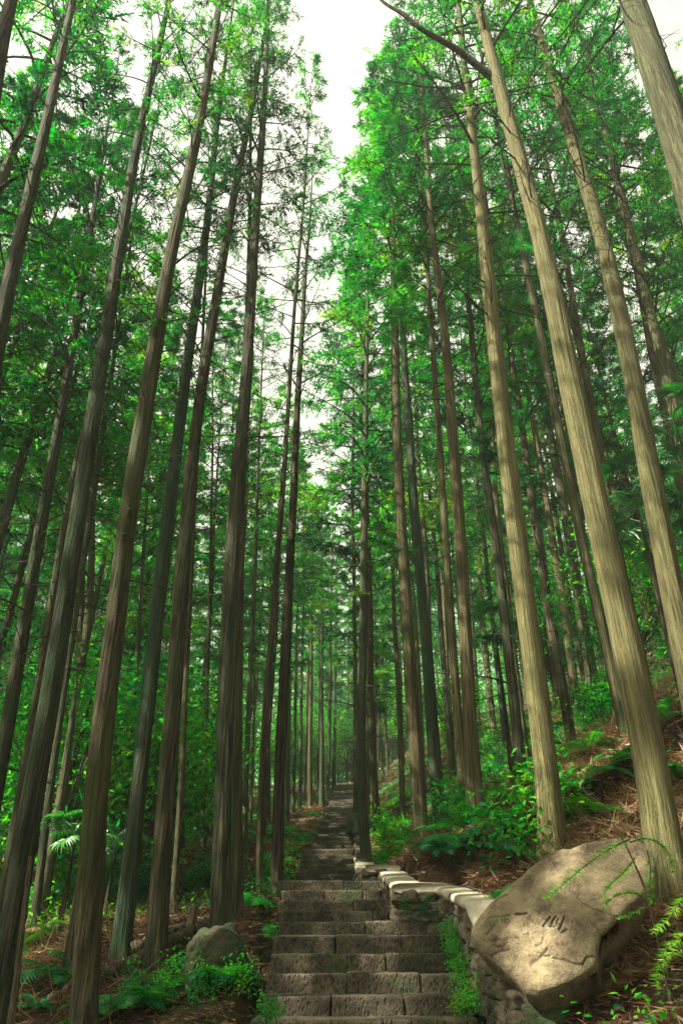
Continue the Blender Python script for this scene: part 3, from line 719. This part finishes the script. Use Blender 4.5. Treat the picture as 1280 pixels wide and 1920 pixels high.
for tg in ([(152, 1245), (165, 1180), (172, 1100), (176, 900)], [(152, 1245), (150, 1170), (152, 1080), (170, 860)]):
    P = np.array([at(a, b, 14.5) for a, b in tg]) - fk
    me, *_ = trunk_mesh(P, .08, 7, 62, 14, 24, 0); o = obj('limb', me, fr); o['pale'] = .35; o['moss'] = .5
    c = obj('crown', UND[1][0], fr, P[-1] - [0, 0, 1.0], (0, 0, R.uniform(0, 6)), (1.1, 1.1, 1.0))

# fill of cedars behind and around
TR = []
for q in range(5):
    lean = R.uniform(-.3, .3)
    TR.append(trunk_mesh([(0, 0, 0), (lean * .3, 0, 6), (lean, R.uniform(-.2, .2), 14)], .105, 25, 900 + q, 24, 44)[0])
FT = [0]
def fill_tree(x, y, label, group, s=None, shade=False):
    moss, pale = R.choice([0, .1, .3, .7]), R.uniform(0, .4)
    if label is None: label = zone_label(x, y, moss, pale); group = label
    s = s or R.uniform(.88, 1.1); h = R.uniform(.9, 1.1)
    root = thing('cedar_tree', label, 'tree', (x, y, ground(x, y) - .25), group, (R.uniform(-.02, .02), R.uniform(-.02, .02), R.uniform(0, 6.28)), (s, s, s * h))
    k = FT[0]; FT[0] += 1
    t = obj('trunk', TR[k % 5], root); t['moss'] = moss; t['pale'] = pale
    cb = R.uniform(7.5, 11.5) if 12 < y < 24 else R.uniform(10, 13) if y < 12 else R.uniform(5.5, 10.5)
    add_crown(root, (0, 0, cb), (0, 0, 1), (25 - cb) * 1.02, R.uniform(.85, 1.15))
pts = list(PLACED)
def far_enough(x, y, m):
    return all((x - a) ** 2 + (y - b) ** 2 > m * m for a, b in pts)
cnt = 0
tries = 0
while cnt < 215 and tries < 20000:
    tries += 1
    y = 13 + 85 * R.random() ** 1.2; hw = 6 + .56 * y; x = R.uniform(-hw, hw)
    cl, cr = xleft(y) - .55, xright(y) + .55
    if cl < x < cr: continue
    if y < 20 and -3.2 < x < 3.4: continue
    if in_gap(x, y): continue
    if not far_enough(x, y, 1.5 + .016 * y): continue
    pts.append((x, y)); cnt += 1
    fill_tree(x, y, None, None)
for x, y in [(-6.6, 8.6), (-9.2, 11.5), (-7.2, 13.2), (-12.5, 14), (-1.4, 79), (.6, 82), (2.2, 80), (3.6, 84), (-.4, 88), (1.6, 90), (-3, 85), (5, 90)]:
    pts.append((x, y)); fill_tree(x, y, None, None)
# unseen cedars added beside and behind the viewer to shade and dapple the view
for x, y in [(-14, 3.5), (-17, 0.5), (-20, -3), (-16.5, -4.5), (-21, 2), (-12, 8), (-18.5, 5), (-24, -1), (-11.5, -7), (-6, -9), (7.5, 2), (9, -3), (5.5, -4), (12, 5), (11, 9), (8.5, 6.2), (15, 1), (2, -9), (-23, 6), (-26, 3), (-10.6, .6)]:
    fill_tree(x + R.uniform(-.6, .6), y + R.uniform(-.6, .6), 'tall cedar outside the view beside the viewer, added for shade', 'shade cedars added beside the viewer')

# understory of bright broadleaf
n_u = 0
while n_u < 100:
    left = R.random() < .66
    y = R.uniform(15, 75); x = -R.uniform(4.5 - .03 * y, 5 + .5 * y) if left else R.uniform(7 - .05 * y, 6 + .5 * y)
    if n_u < 26: y = R.uniform(78, 98); x = R.uniform(-7, 8); left = x < 0
    if not far_enough(x, y, .8): continue
    n_u += 1
    lab = zone_label(x, y, 0, 0).split('cedar ')[1]; sz = R.uniform(.7, 1.3); lab = '%s green young broadleaf tree %s' % ('big' if sz > 1 else 'small', lab)
    understory(x, y, sz * (1 + y / 70), lab, lab, n_u % 3)

# ------------------------------------------------------------------ palms
def fan_mesh(seed):
    rs = np.random.RandomState(seed); m = MB(); nb = 26
    for a in np.linspace(-2.2, 2.2, nb):
        L = .55 * (1 - .12 * abs(a)) * rs.uniform(.9, 1.08); s = np.array([0, .45, .8, 1.0])
        d = np.array([math.cos(a), math.sin(a), 0]); sd_ = np.array([-d[1], d[0], 0])
        P = np.outer(s * L, d); P[:, 2] = .06 * s - .26 * s ** 3 * rs.uniform(.5, 1.3)
        wd = np.array([.008, .022, .014, .001])
        v = np.concatenate([P - sd_ * wd[:, None] + [0, 0, .006], P + sd_ * wd[:, None] + [0, 0, .006], P - [0, 0, .006]])
        f = []
        for k in range(3): f += [[k, 8 + k, 9 + k, k + 1], [8 + k, 4 + k, 5 + k, 9 + k]]
        m.add(v, np.array(f), rs.uniform(.25, .75))
    v, f = tube(np.stack([np.array([-.7, 0, -.25]), np.array([-.35, 0, -.06]), np.array([0, 0, 0])]), np.array([.014, .011, .008]), 5); m.add(v, f, .6)
    return m.build('frond', M_PALM, False)
FAN = [fan_mesh(q) for q in range(3)]
def palm(p, h, s, label, nfr=13, lean=(0, 0)):
    x, y = p[0], p[1]; gz = ground(x, y) - .05; top = np.array([lean[0], lean[1], p[2] - gz])
    root = thing('fan_palm', label, 'palm', (x, y, gz))
    if top[2] > .4:
        me, *_ = trunk_mesh([(0, 0, 0), tuple(top)], .07 * s, top[2] + .05, 41, 14, 14, .1); obj('trunk', me, root)
    for q in range(nfr):
        az = q * 2.4 + R.uniform(-.2, .2); el = R.uniform(-.5, 1.15)
        dirv = np.array([math.cos(az) * math.cos(el), math.sin(az) * math.cos(el), math.sin(el)])
        obj('frond', FAN[q % 3], root, top + dirv * .75 * s, (R.uniform(-.3, .3), -el * .8 + .35, az), (s, s, s))
palm(at(1188, 935, 10.6), 0, .85, 'fan palm with pale sunlit fronds between two cedars on the right bank', 14)
palm(at(1262, 790, 11.0), 0, .8, 'taller dark fan palm behind the pale leaning cedar', 13)
palm(at(1215, 1010, 12.2), 0, .95, 'shaded fan palm below the sunlit one on the right bank', 13)
palm(at(928, 1185, 17.0), 0, .85, 'bright green fan palm high among the trunks on the right bank', 14)
palm(at(140, 1575, 13.2), 0, .6, 'small fan palm with light fronds on the left slope', 11)
palm(at(215, 1590, 15.5), 0, .6, 'small green fan palm deeper in the left slope', 10)

# ------------------------------------------------------------------ fallen wood
def log(name, label, a, b, r, seed, cat='log', m=None, group=None, r1=None):
    a, b = np.array(a), np.array(b); L = np.linalg.norm(b - a); base = a
    u = np.linspace(0, 1, 26); n = 18; Q = np.outer(u, b - a)
    Q[:, 2] += vn(np.stack([u * 4 + seed, 0 * u, 0 * u], -1), seed) * .03
    rad = r + ((r1 or r * .8) - r) * u
    v, f = tube(Q, rad, n); v = v + fbm(v * 6, seed, 3)[:, None] * r * .25
    c0, c1 = Q[0], Q[-1]; k = len(v); v = np.concatenate([v, [c0, c1]])
    t = np.array([[(j + 1) % n, j, k] for j in range(n)] + [[25 * n + j, 25 * n + (j + 1) % n, k + 1] for j in range(n)])
    return tag(obj(name, mesh(name, v, [f, t], m or M_DEAD), None, base), label, cat, group)
def gpt(px, py, up=0.0, d=None):
    d = d or hit(px, py); p = at(px, py, d); p[2] = ground(p[0], p[1]) + up; return p
log('fallen_log', 'long fallen log lying along the litter below the dark thick cedar', gpt(195, 1838, .04), gpt(392, 1738, .06), .07, 3)
log('fallen_log', 'second fallen log lying behind the long one and resting near the brown cedar', gpt(250, 1795, .06), gpt(345, 1748, .06), .085, 4)
log('fallen_branch', 'thin bare branch lying on the bank beside the upper steps', gpt(672, 1545, .08), gpt(772, 1513, .1), .05, 5, 'branch', r1=.03)
log('fallen_branch', 'short mossy branch at the foot of the flared cedar', gpt(915, 1600, .06), gpt(962, 1567, .1), .025, 6, 'branch', r1=.012)
log('fallen_branch', 'short pale log half sunk in litter at the left foot of the slope', gpt(95, 1878, .02), gpt(135, 1858, .04), .05, 7, 'branch')
p = gpt(358, 1735, -.1, 10.6); log('tree_stump', 'short upright broken stump beyond the crossed fallen logs', p, p + [.02, 0, .42], .07, 8, 'stump')
p = gpt(40, 1880, -.1, 7.4); q = at(57, 1608, 7.5); log('bare_pole', 'bare brown broken pole standing beside the dark tilted cedar', p, q, .035, 9, 'pole', r1=.02)
p = gpt(945, 1915, -.05, 5.75); log('tree_stump', 'small rotten stump under the carved boulder by the lowest steps', p, p + [.03, .02, .2], .06, 10, 'stump')
p = gpt(408, 1890, -.05, 7.4); log('broken_stick', 'short upright stick poking from the leaves left of the steps', p, p + [.0, 0, .16], .012, 12, 'stick')

# ------------------------------------------------------------------ ferns, shrubs
def fern_mesh(seed, nf=9, L=.55):
    rs = np.random.RandomState(seed); m = MB()
    for q in range(nf):
        az = q * 2.4 + rs.uniform(-.3, .3); l = L * rs.uniform(.65, 1.15); s = np.linspace(0, 1, 22)
        h = np.array([math.cos(az), math.sin(az), 0]); sd_ = np.array([-h[1], h[0], 0]); el = rs.uniform(.6, 1.3)
        P = np.outer(s * l * math.cos(el * .6), h); P[:, 2] = l * (s * math.sin(el) - .75 * s ** 2 * rs.uniform(.7, 1.1))
        v, f = tube(P[::3], np.linspace(.004, .001, len(P[::3])), 3); m.add(v, f, .3)
        T = np.gradient(P, axis=0); T = unit(T)
        for sg in (-1, 1):
            B = P[3:]; w = np.sin(np.pi * np.clip(s[3:] * .92 + .06, 0, 1)) ** .7 * l * .27 + .006
            D = unit(sd_ * sg + T[3:] * .35 + [0, 0, -.12]); v, f = blades(B, D, w, .024 * l / .55, np.cross(D, T[3:]) + rs.normal(size=D.shape) * .15); m.add(v, f, rs.uniform(.2, .8))
    return m.build('fern', M_FERN, False)
FERNS = [fern_mesh(q) for q in range(4)]
SHR = [shrub_crown(300 + q, 16, 26, .10, .075, .038, .34, .28) for q in range(4)]
def put_fern(p, s, label, group=None):
    return tag(obj('fern', R.choice(FERNS), None, p, (R.uniform(-.2, .2), R.uniform(-.2, .2), R.uniform(0, 6.28)), (s, s, s)), label, 'fern', group)
def put_shrub(p, s, label, group=None):
    k = R.randrange(4); root = thing('leafy_shrub', label, 'shrub', p, group, (0, 0, R.uniform(0, 6.28)), (s, s, s * R.uniform(.8, 1.3)))
    obj('foliage', SHR[k][0], root); obj('stems', SHR[k][1], root)['kind'] = 'stuff'
put_fern(gpt(868, 1655, 0, 9.4), .5, 'dark hanging fern on the bank just above the pale coping')
put_fern(gpt(838, 1650, 0, 10.0), .5, 'light green fern at the top of the coping near the flared cedar')
put_fern(gpt(822, 1560, 0, 13.4), .95, 'bright green fern between the dark straight cedar and the slim reddish one')
put_fern(gpt(1255, 1905, 0, 5.2), 1.0, 'fern in deep shade below the fir sapling by the boulder')
n_f = 0
for q in range(95):
    if R.random() < .72: px, py = R.uniform(690, 1279), R.uniform(1250, 1700); lab, gr = 'green fern in the litter of the right bank', 'ferns of the right bank'
    else: px, py = R.uniform(0, 480), R.uniform(1640, 1910); lab, gr = 'green fern on shaded ground left of the stairs', 'ferns left of the steps'
    d = hit(px, py)
    if d > 30 or (170 < px < 400 and 1700 < py < 1880): continue
    p = at(px, py, d)
    if xleft(d) - .15 < p[0] < xright(d) + .55: continue
    p[2] = ground(p[0], p[1]) - .02; sz = R.uniform(.6, 1.25)
    lab = ('big ' if sz > .95 else 'small ') + lab + (' near the lower steps' if d < 9.5 else ' level with the middle landing' if d < 16 else ' beside the upper flight'); put_fern(p, sz, lab, lab)
for q in range(150):
    if R.random() < .5: px, py = R.uniform(690, 1279), R.uniform(1230, 1640); lab, gr = 'leafy shrub among dry stalks on the right bank', 'shrubs of the right bank'
    else: px, py = R.uniform(0, 500), R.uniform(1560, 1800); lab, gr = 'leafy shrub on the ground left of the steps', 'shrubs left of the steps'
    d = hit(px, py)
    if d > 34: continue
    p = at(px, py, d)
    if xleft(d) - .3 < p[0] < xright(d) + .8: continue
    if d < 13 and R.random() < (.72 if px > 600 else .8): continue
    if d < 9 or (px < 480 and d < 12): continue
    p[2] = ground(p[0], p[1]) - .03; sz = R.uniform(.7, 1.7)
    lab = ('tall ' if sz > 1.2 else '') + lab + (' near the lower steps' if d < 13 else ', level with the second flight' if d < 24 else ' beside the upper flight'); put_shrub(p, sz, lab, lab)
# small leafy weeds beside the steps
for px, py, s in [(845, 1750, .38), (850, 1775, .34), (858, 1800, .34), (868, 1850, .36), (870, 1870, .34), (800, 1700, .3), (760, 1690, .3), (500, 1890, .34), (505, 1740, .25)]:
    d = {1750: 8.6, 1775: 8.2, 1800: 7.7, 1850: 7.1, 1870: 6.8, 1700: 9.7, 1690: 9.75, 1890: 6.9, 1740: 9.2}[py]; p = at(px, py, d); p[2] -= .12 * s / .35
    put_shrub(p, s, 'small bright weed growing from the joint between steps and retaining wall' if px > 600 else 'small weed at the left ends of the lower steps', 'weeds along the wall' if px > 600 else 'weeds along the left step ends')
for px, py in [(300, 1890), (345, 1905), (380, 1880), (420, 1900), (455, 1870), (455, 1905), (250, 1880), (215, 1910), (330, 1860)][::2]:
    d = hit(px, py, 4); p = at(px, py, d); p[2] = ground(p[0], p[1]) - .02
    put_shrub(p, R.uniform(.35, .6), 'low shiny-leaved plant in the shade near the lowest steps on the left', 'shade plants by the lowest steps')

# ------------------------------------------------------------------ fir sapling over the boulder
def needle_spray(P, r0, nl, m_w, m_n, dens=90, seed=0):
    rs = np.random.RandomState(seed); P = np.array(P); u = np.linspace(0, 1, 20); s = np.linspace(0, 1, len(P))
    # smooth curve
    Q = np.stack([np.interp(u, s, P[:, k]) for k in range(3)], -1)
    for _ in range(3): Q[1:-1] = (Q[:-2] + 2 * Q[1:-1] + Q[2:]) / 4
    v, f = tube(Q, r0 * (1 - .8 * u), 5); m_w.add(v, f)
    if nl:
        L = np.linalg.norm(np.diff(Q, axis=0), axis=1).sum(); n = int(L * dens) * 2
        t = rs.uniform(.06, 1, n); B = np.stack([np.interp(t, u, Q[:, k]) for k in range(3)], -1); T = unit(np.gradient(Q, axis=0)); Tn = np.stack([np.interp(t, u, T[:, k]) for k in range(3)], -1)
        sd_ = unit(np.cross(Tn, [0, -.45, 1.0])); sg = np.where(rs.rand(n) < .5, -1, 1)[:, None]
        D = unit(Tn * .55 + sd_ * sg + rs.normal(size=(n, 3)) * .22); v, f = blades(B, D, nl * rs.uniform(.7, 1.1, n) * (1.1 - .5 * t) * 1.3, .008, rs.normal(size=(n, 3))); m_n.add(v, f, np.repeat(rs.uniform(.3, .9, n), 3))
fs_b = gpt(1228, 1735, -.03, 6.15)
sap = thing('fir_sapling', 'spiky fir sapling with long needled sprays hanging over the carved boulder', 'sapling', fs_b)
mw_, mn_ = MB(), MB()
ZP = lambda pts, d0, d1: [at(*zb(x, y), d0 + (d1 - d0) * k / (len(pts) - 1)) - fs_b for k, (x, y) in enumerate(pts)]
needle_spray([np.zeros(3)] + ZP([(1100, 640), (1030, 480), (960, 330), (860, 190)], 6.1, 6.3), .013, 0, mw_, mn_)
needle_spray(ZP([(1000, 345), (900, 390), (770, 480), (680, 560), (560, 655)], 6.1, 5.85), .007, .06, mw_, mn_, 110, 1)
needle_spray(ZP([(1000, 360), (1090, 335), (1170, 370), (1215, 440), (1225, 520)], 6.1, 5.9), .007, .06, mw_, mn_, 120, 2)
needle_spray(ZP([(1030, 440), (970, 520), (900, 580), (850, 650)], 6.1, 5.95), .006, .055, mw_, mn_, 110, 3)
needle_spray(ZP([(1090, 400), (1110, 480), (1105, 580), (1120, 680)], 6.0, 5.95), .006, .05, mw_, mn_, 100, 4)
needle_spray(ZP([(1100, 640), (1000, 620), (920, 640), (860, 700)], 6.1, 5.95), .005, .05, mw_, mn_, 110, 5)
needle_spray(ZP([(1090, 770), (950, 750), (820, 710), (740, 670), (700, 600)], 6.05, 5.95), .004, 0, mw_, mn_)
needle_spray(ZP([(1110, 690), (1010, 735), (940, 760)], 6.05, 5.95), .004, .04, mw_, mn_, 90, 6)
obj('stems', mw_.build('stems', M_DEAD), sap); obj('needles', mn_.build('needles', M_NEEDLE, False), sap)
fs2 = gpt(1290, 1800, 0, 5.9)
sap2 = thing('fir_sapling', 'second small fir sapling with drooping sprays under the stout tan cedar', 'sapling', fs2)
mw_, mn_ = MB(), MB()
ZP2 = lambda pts, d0, d1: [at(*zb(x, y), d0 + (d1 - d0) * k / (len(pts) - 1)) - fs2 for k, (x, y) in enumerate(pts)]
needle_spray([np.zeros(3)] + ZP2([(1290, 760), (1280, 620)], 5.8, 5.8), .01, 0, mw_, mn_)
needle_spray(ZP2([(1290, 640), (1250, 690), (1190, 780), (1120, 840)], 5.8, 5.65), .006, .06, mw_, mn_, 110, 11)
needle_spray(ZP2([(1300, 830), (1260, 860), (1200, 900), (1165, 960)], 5.75, 5.6), .006, .06, mw_, mn_, 110, 12)
needle_spray(ZP2([(1290, 900), (1180, 960), (1150, 1040), (1135, 1110)], 5.75, 5.6), .005, .06, mw_, mn_, 110, 13)
obj('stems', mw_.build('stems', M_DEAD), sap2); obj('needles', mn_.build('needles', M_NEEDLE, False), sap2)

# low sprays on the trunks: young leafy side branches catching the sun
def trunk_spray(name, px0, px1, d0, d1, label_match, size=1.0, seed=0):
    root = [o for o in bpy.data.objects if o.get('label', '').startswith(label_match)][0]; base = np.array(root.location)
    w, n = MB(), MB(); a, b = at(*px0, d0) - base, at(*px1, d1) - base
    L = np.linalg.norm(b - a); mid = (a + b) / 2 + [0, 0, .06 * L]
    needle_spray([a, mid, b], .012, .1 * size, w, n, 60, seed)
    rs = np.random.RandomState(seed)
    for q in range(7):
        t = rs.uniform(.3, 1); p = a + (b - a) * t + [0, 0, .05]; e = p + unit(unit(b - a) * .8 + rs.normal(size=3) * .55 + [0, 0, -.25]) * L * rs.uniform(.2, .4)
        needle_spray([p, (p + e) / 2 + [0, 0, .02], e], .005, .09 * size, w, n, 80, seed * 10 + q)
    br = obj('branch', w.build('branch', M_BARK), root); obj('needles', n.build('needles', M_NEEDLE, False), br)
trunk_spray('b', (825, 1022), (700, 1045), 12.5, 12.2, 'slim reddish', 1.2, 1)
trunk_spray('b', (690, 1115), (665, 1110), 20.5, 20.0, 'cedar rooted right', 1.8, 2)
trunk_spray('b', (812, 660), (735, 640), 12.6, 11.6, 'slim reddish', 1.6, 3)
trunk_spray('b', (825, 560), (725, 610), 11.2, 10.6, 'cedar with a flared', 1.8, 4)
trunk_spray('b', (315, 585), (255, 640), 7.0, 6.6, 'tall brown cedar', 1.0, 5)
trunk_spray('b', (905, 430), (985, 470), 9.3, 8.9, 'straight pale furrowed', 1.4, 6)
trunk_spray('b', (760, 640), (740, 560), 14.0, 13.2, 'dark straight', 1.8, 7)

# ------------------------------------------------------------------ litter, ground cover, far wood
def scatter(n, xr, yr, keep):
    x = NR.uniform(*xr, n); y = yr[0] + (yr[1] - yr[0]) * NR.rand(n) ** 1.5
    k = keep(x, y); x, y = x[k], y[k]; return np.stack([x, y, terr(x, y)], -1)
off_steps = lambda x, y: (x < xleft(y) - .05) | (x > xright(y) + .35)
B = scatter(130000, (-9, 10), (5, 26), off_steps); n = len(B)
D = unit(NR.normal(size=(n, 3)) * [1, 1, .22] + [0, 0, .1]); v, f = blades(B + [0, 0, .015], D, NR.uniform(.05, .17, n), NR.uniform(.006, .02, n))
cl = vn(np.stack([B[:, 0] * .9, B[:, 1] * .9, 0 * B[:, 0]], -1), 8) * .3 + .5
lit = obj('leaf_litter', mesh('leaf_litter', v, f, M_LITTER, False, np.repeat(np.clip(cl + NR.normal(size=n) * .22, 0, 1), 3)))
stuff(lit); tag(lit, 'brown fallen cedar needles and dry twigs covering the slopes', 'litter')
B = scatter(52000, (-16, 13), (5, 34), lambda x, y: off_steps(x, y) & (vn(np.stack([x * .7, y * .7, 0 * x], -1), 12) > np.where(y < 11, .25, -.05))); n = len(B)
D = unit(NR.normal(size=(n, 3)) * [1, 1, .4] + [0, 0, .35]); U = unit(NR.normal(size=(n, 3)) * .5 + [0, 0, 1])
v, f = leaves(B + np.stack([0 * B[:, 0], 0 * B[:, 0], NR.uniform(.02, .28, n)], -1), D, NR.uniform(.04, .10, n), NR.uniform(.018, .045, n), U)
gc = obj('ground_cover', mesh('ground_cover', v, f, M_BROAD, False, np.repeat(NR.uniform(.0, .9, n), 5)))
stuff(gc); tag(gc, 'low green leaves and seedlings carpeting both sides of the steps', 'ground cover')
B = scatter(16000, (1.5, 12), (8, 24), lambda x, y: off_steps(x, y) & (x > 2.2)); n = len(B)
B2 = scatter(6000, (-9, -2), (7, 20), off_steps); B = np.concatenate([B, B2]); n = len(B)
D = unit(NR.normal(size=(n, 3)) * [1, 1, .5] + [0, 0, .6]); v, f = blades(B, D, NR.uniform(.15, .55, n), NR.uniform(.006, .014, n))
dry = obj('dry_stalks', mesh('dry_stalks', v, f, M_LITTER, False, np.repeat(NR.uniform(.4, 1, n), 3)))
stuff(dry); tag(dry, 'tangle of dry pale stalks and dead fern fronds on the banks', 'dry stalks')
B = scatter(90000, (-14, 16), (20, 80), off_steps); n = len(B)
D = unit(NR.normal(size=(n, 3)) * [1, 1, .3] + [0, 0, .25]); v, f = blades(B + [0, 0, .02], D, NR.uniform(.12, .4, n), NR.uniform(.02, .06, n))
cl = vn(np.stack([B[:, 0] * .6, B[:, 1] * .6, 0 * B[:, 0]], -1), 18); k = np.repeat(cl > .05, 3)
for nm, keep_, m_, lb, ct in (('far_litter', ~k, M_LITTER, 'brown litter on the ground beside the upper steps', 'litter'), ('far_ground_cover', k, M_BROAD, 'green ground plants in patches beside the upper steps', 'ground cover')):
    vv = v[keep_]; o_ = obj(nm, mesh(nm, vv, np.arange(len(vv)).reshape(-1, 3), m_, False, np.repeat(NR.uniform(.1, .9, len(vv) // 3), 3))); stuff(o_); tag(o_, lb, ct)
B = scatter(70000, (.9, 6.5), (6.5, 17), off_steps); n = len(B)
D = unit(NR.normal(size=(n, 3)) * [1, 1, .3] + [0, 0, .12]); v, f = blades(B + [0, 0, .02], D, NR.uniform(.05, .2, n), NR.uniform(.008, .028, n))
o_ = obj('bank_litter', mesh('bank_litter', v, f, M_LITTER, False, np.repeat(np.clip(NR.normal(size=n) * .28 + .5, 0, 1), 3))); stuff(o_); tag(o_, 'thick reddish litter of fallen sprays on the bank behind the coping', 'litter')
# far wood: leafy mass beyond the trunks that can be told apart
n = 420000
x = NR.uniform(-85, 85, n); y = NR.uniform(30, 125, n)
k = ((np.abs(x) > 24 + .18 * y) | (y > 84)) ; x, y = x[k], y[k]; n = len(x)
x = np.concatenate([x, NR.uniform(-45, 45, 60000)]); y = np.concatenate([y, NR.uniform(86, 125, 60000)]); n = len(x)
zt = terr(x, y, False); h = NR.rand(n) ** .8 * (19 + 7 * vn(np.stack([x * .2, y * .2, 0 * x], -1), 4))
k = vn(np.stack([x * .45, y * .45, h * .4], -1), 5) > -.22
h[-60000:] *= .3; Bf = np.stack([x, y, zt + h], -1)[k]; n = len(Bf)
D = unit(NR.normal(size=(n, 3))); v, f = blades(Bf, D, NR.uniform(.3, .65, n), NR.uniform(.15, .3, n))
fw = obj('distant_woodland', mesh('distant_woodland', v, f, M_BROAD, False, np.repeat(np.clip(.45 + .4 * vn(Bf * .4, 6) + NR.normal(size=n) * .12, 0, 1), 3)))
stuff(fw); tag(fw, 'hazy green mass of leaves far behind the last cedar trunks', 'woodland')

# ------------------------------------------------------------------ haze
HZ = 0.0010
m, n, o = mat('haze')
pv = n.nodes.new('ShaderNodeVolumePrincipled'); pv.inputs['Color'].default_value = (.86, .97, .80, 1); pv.inputs['Density'].default_value = HZ; pv.inputs['Anisotropy'].default_value = .2
n.links.new(pv.outputs[0], o.inputs['Volume'])
V, F = box_grid(1, 1, 1); lo, hi = np.array([-290, -290, -16.]), np.array([290, 310, 62.])
hz = obj('haze', mesh('haze', lo + V * (hi - lo), F, m, False)); stuff(hz); tag(hz, 'thin pale morning haze hanging between the far trunks', 'haze')
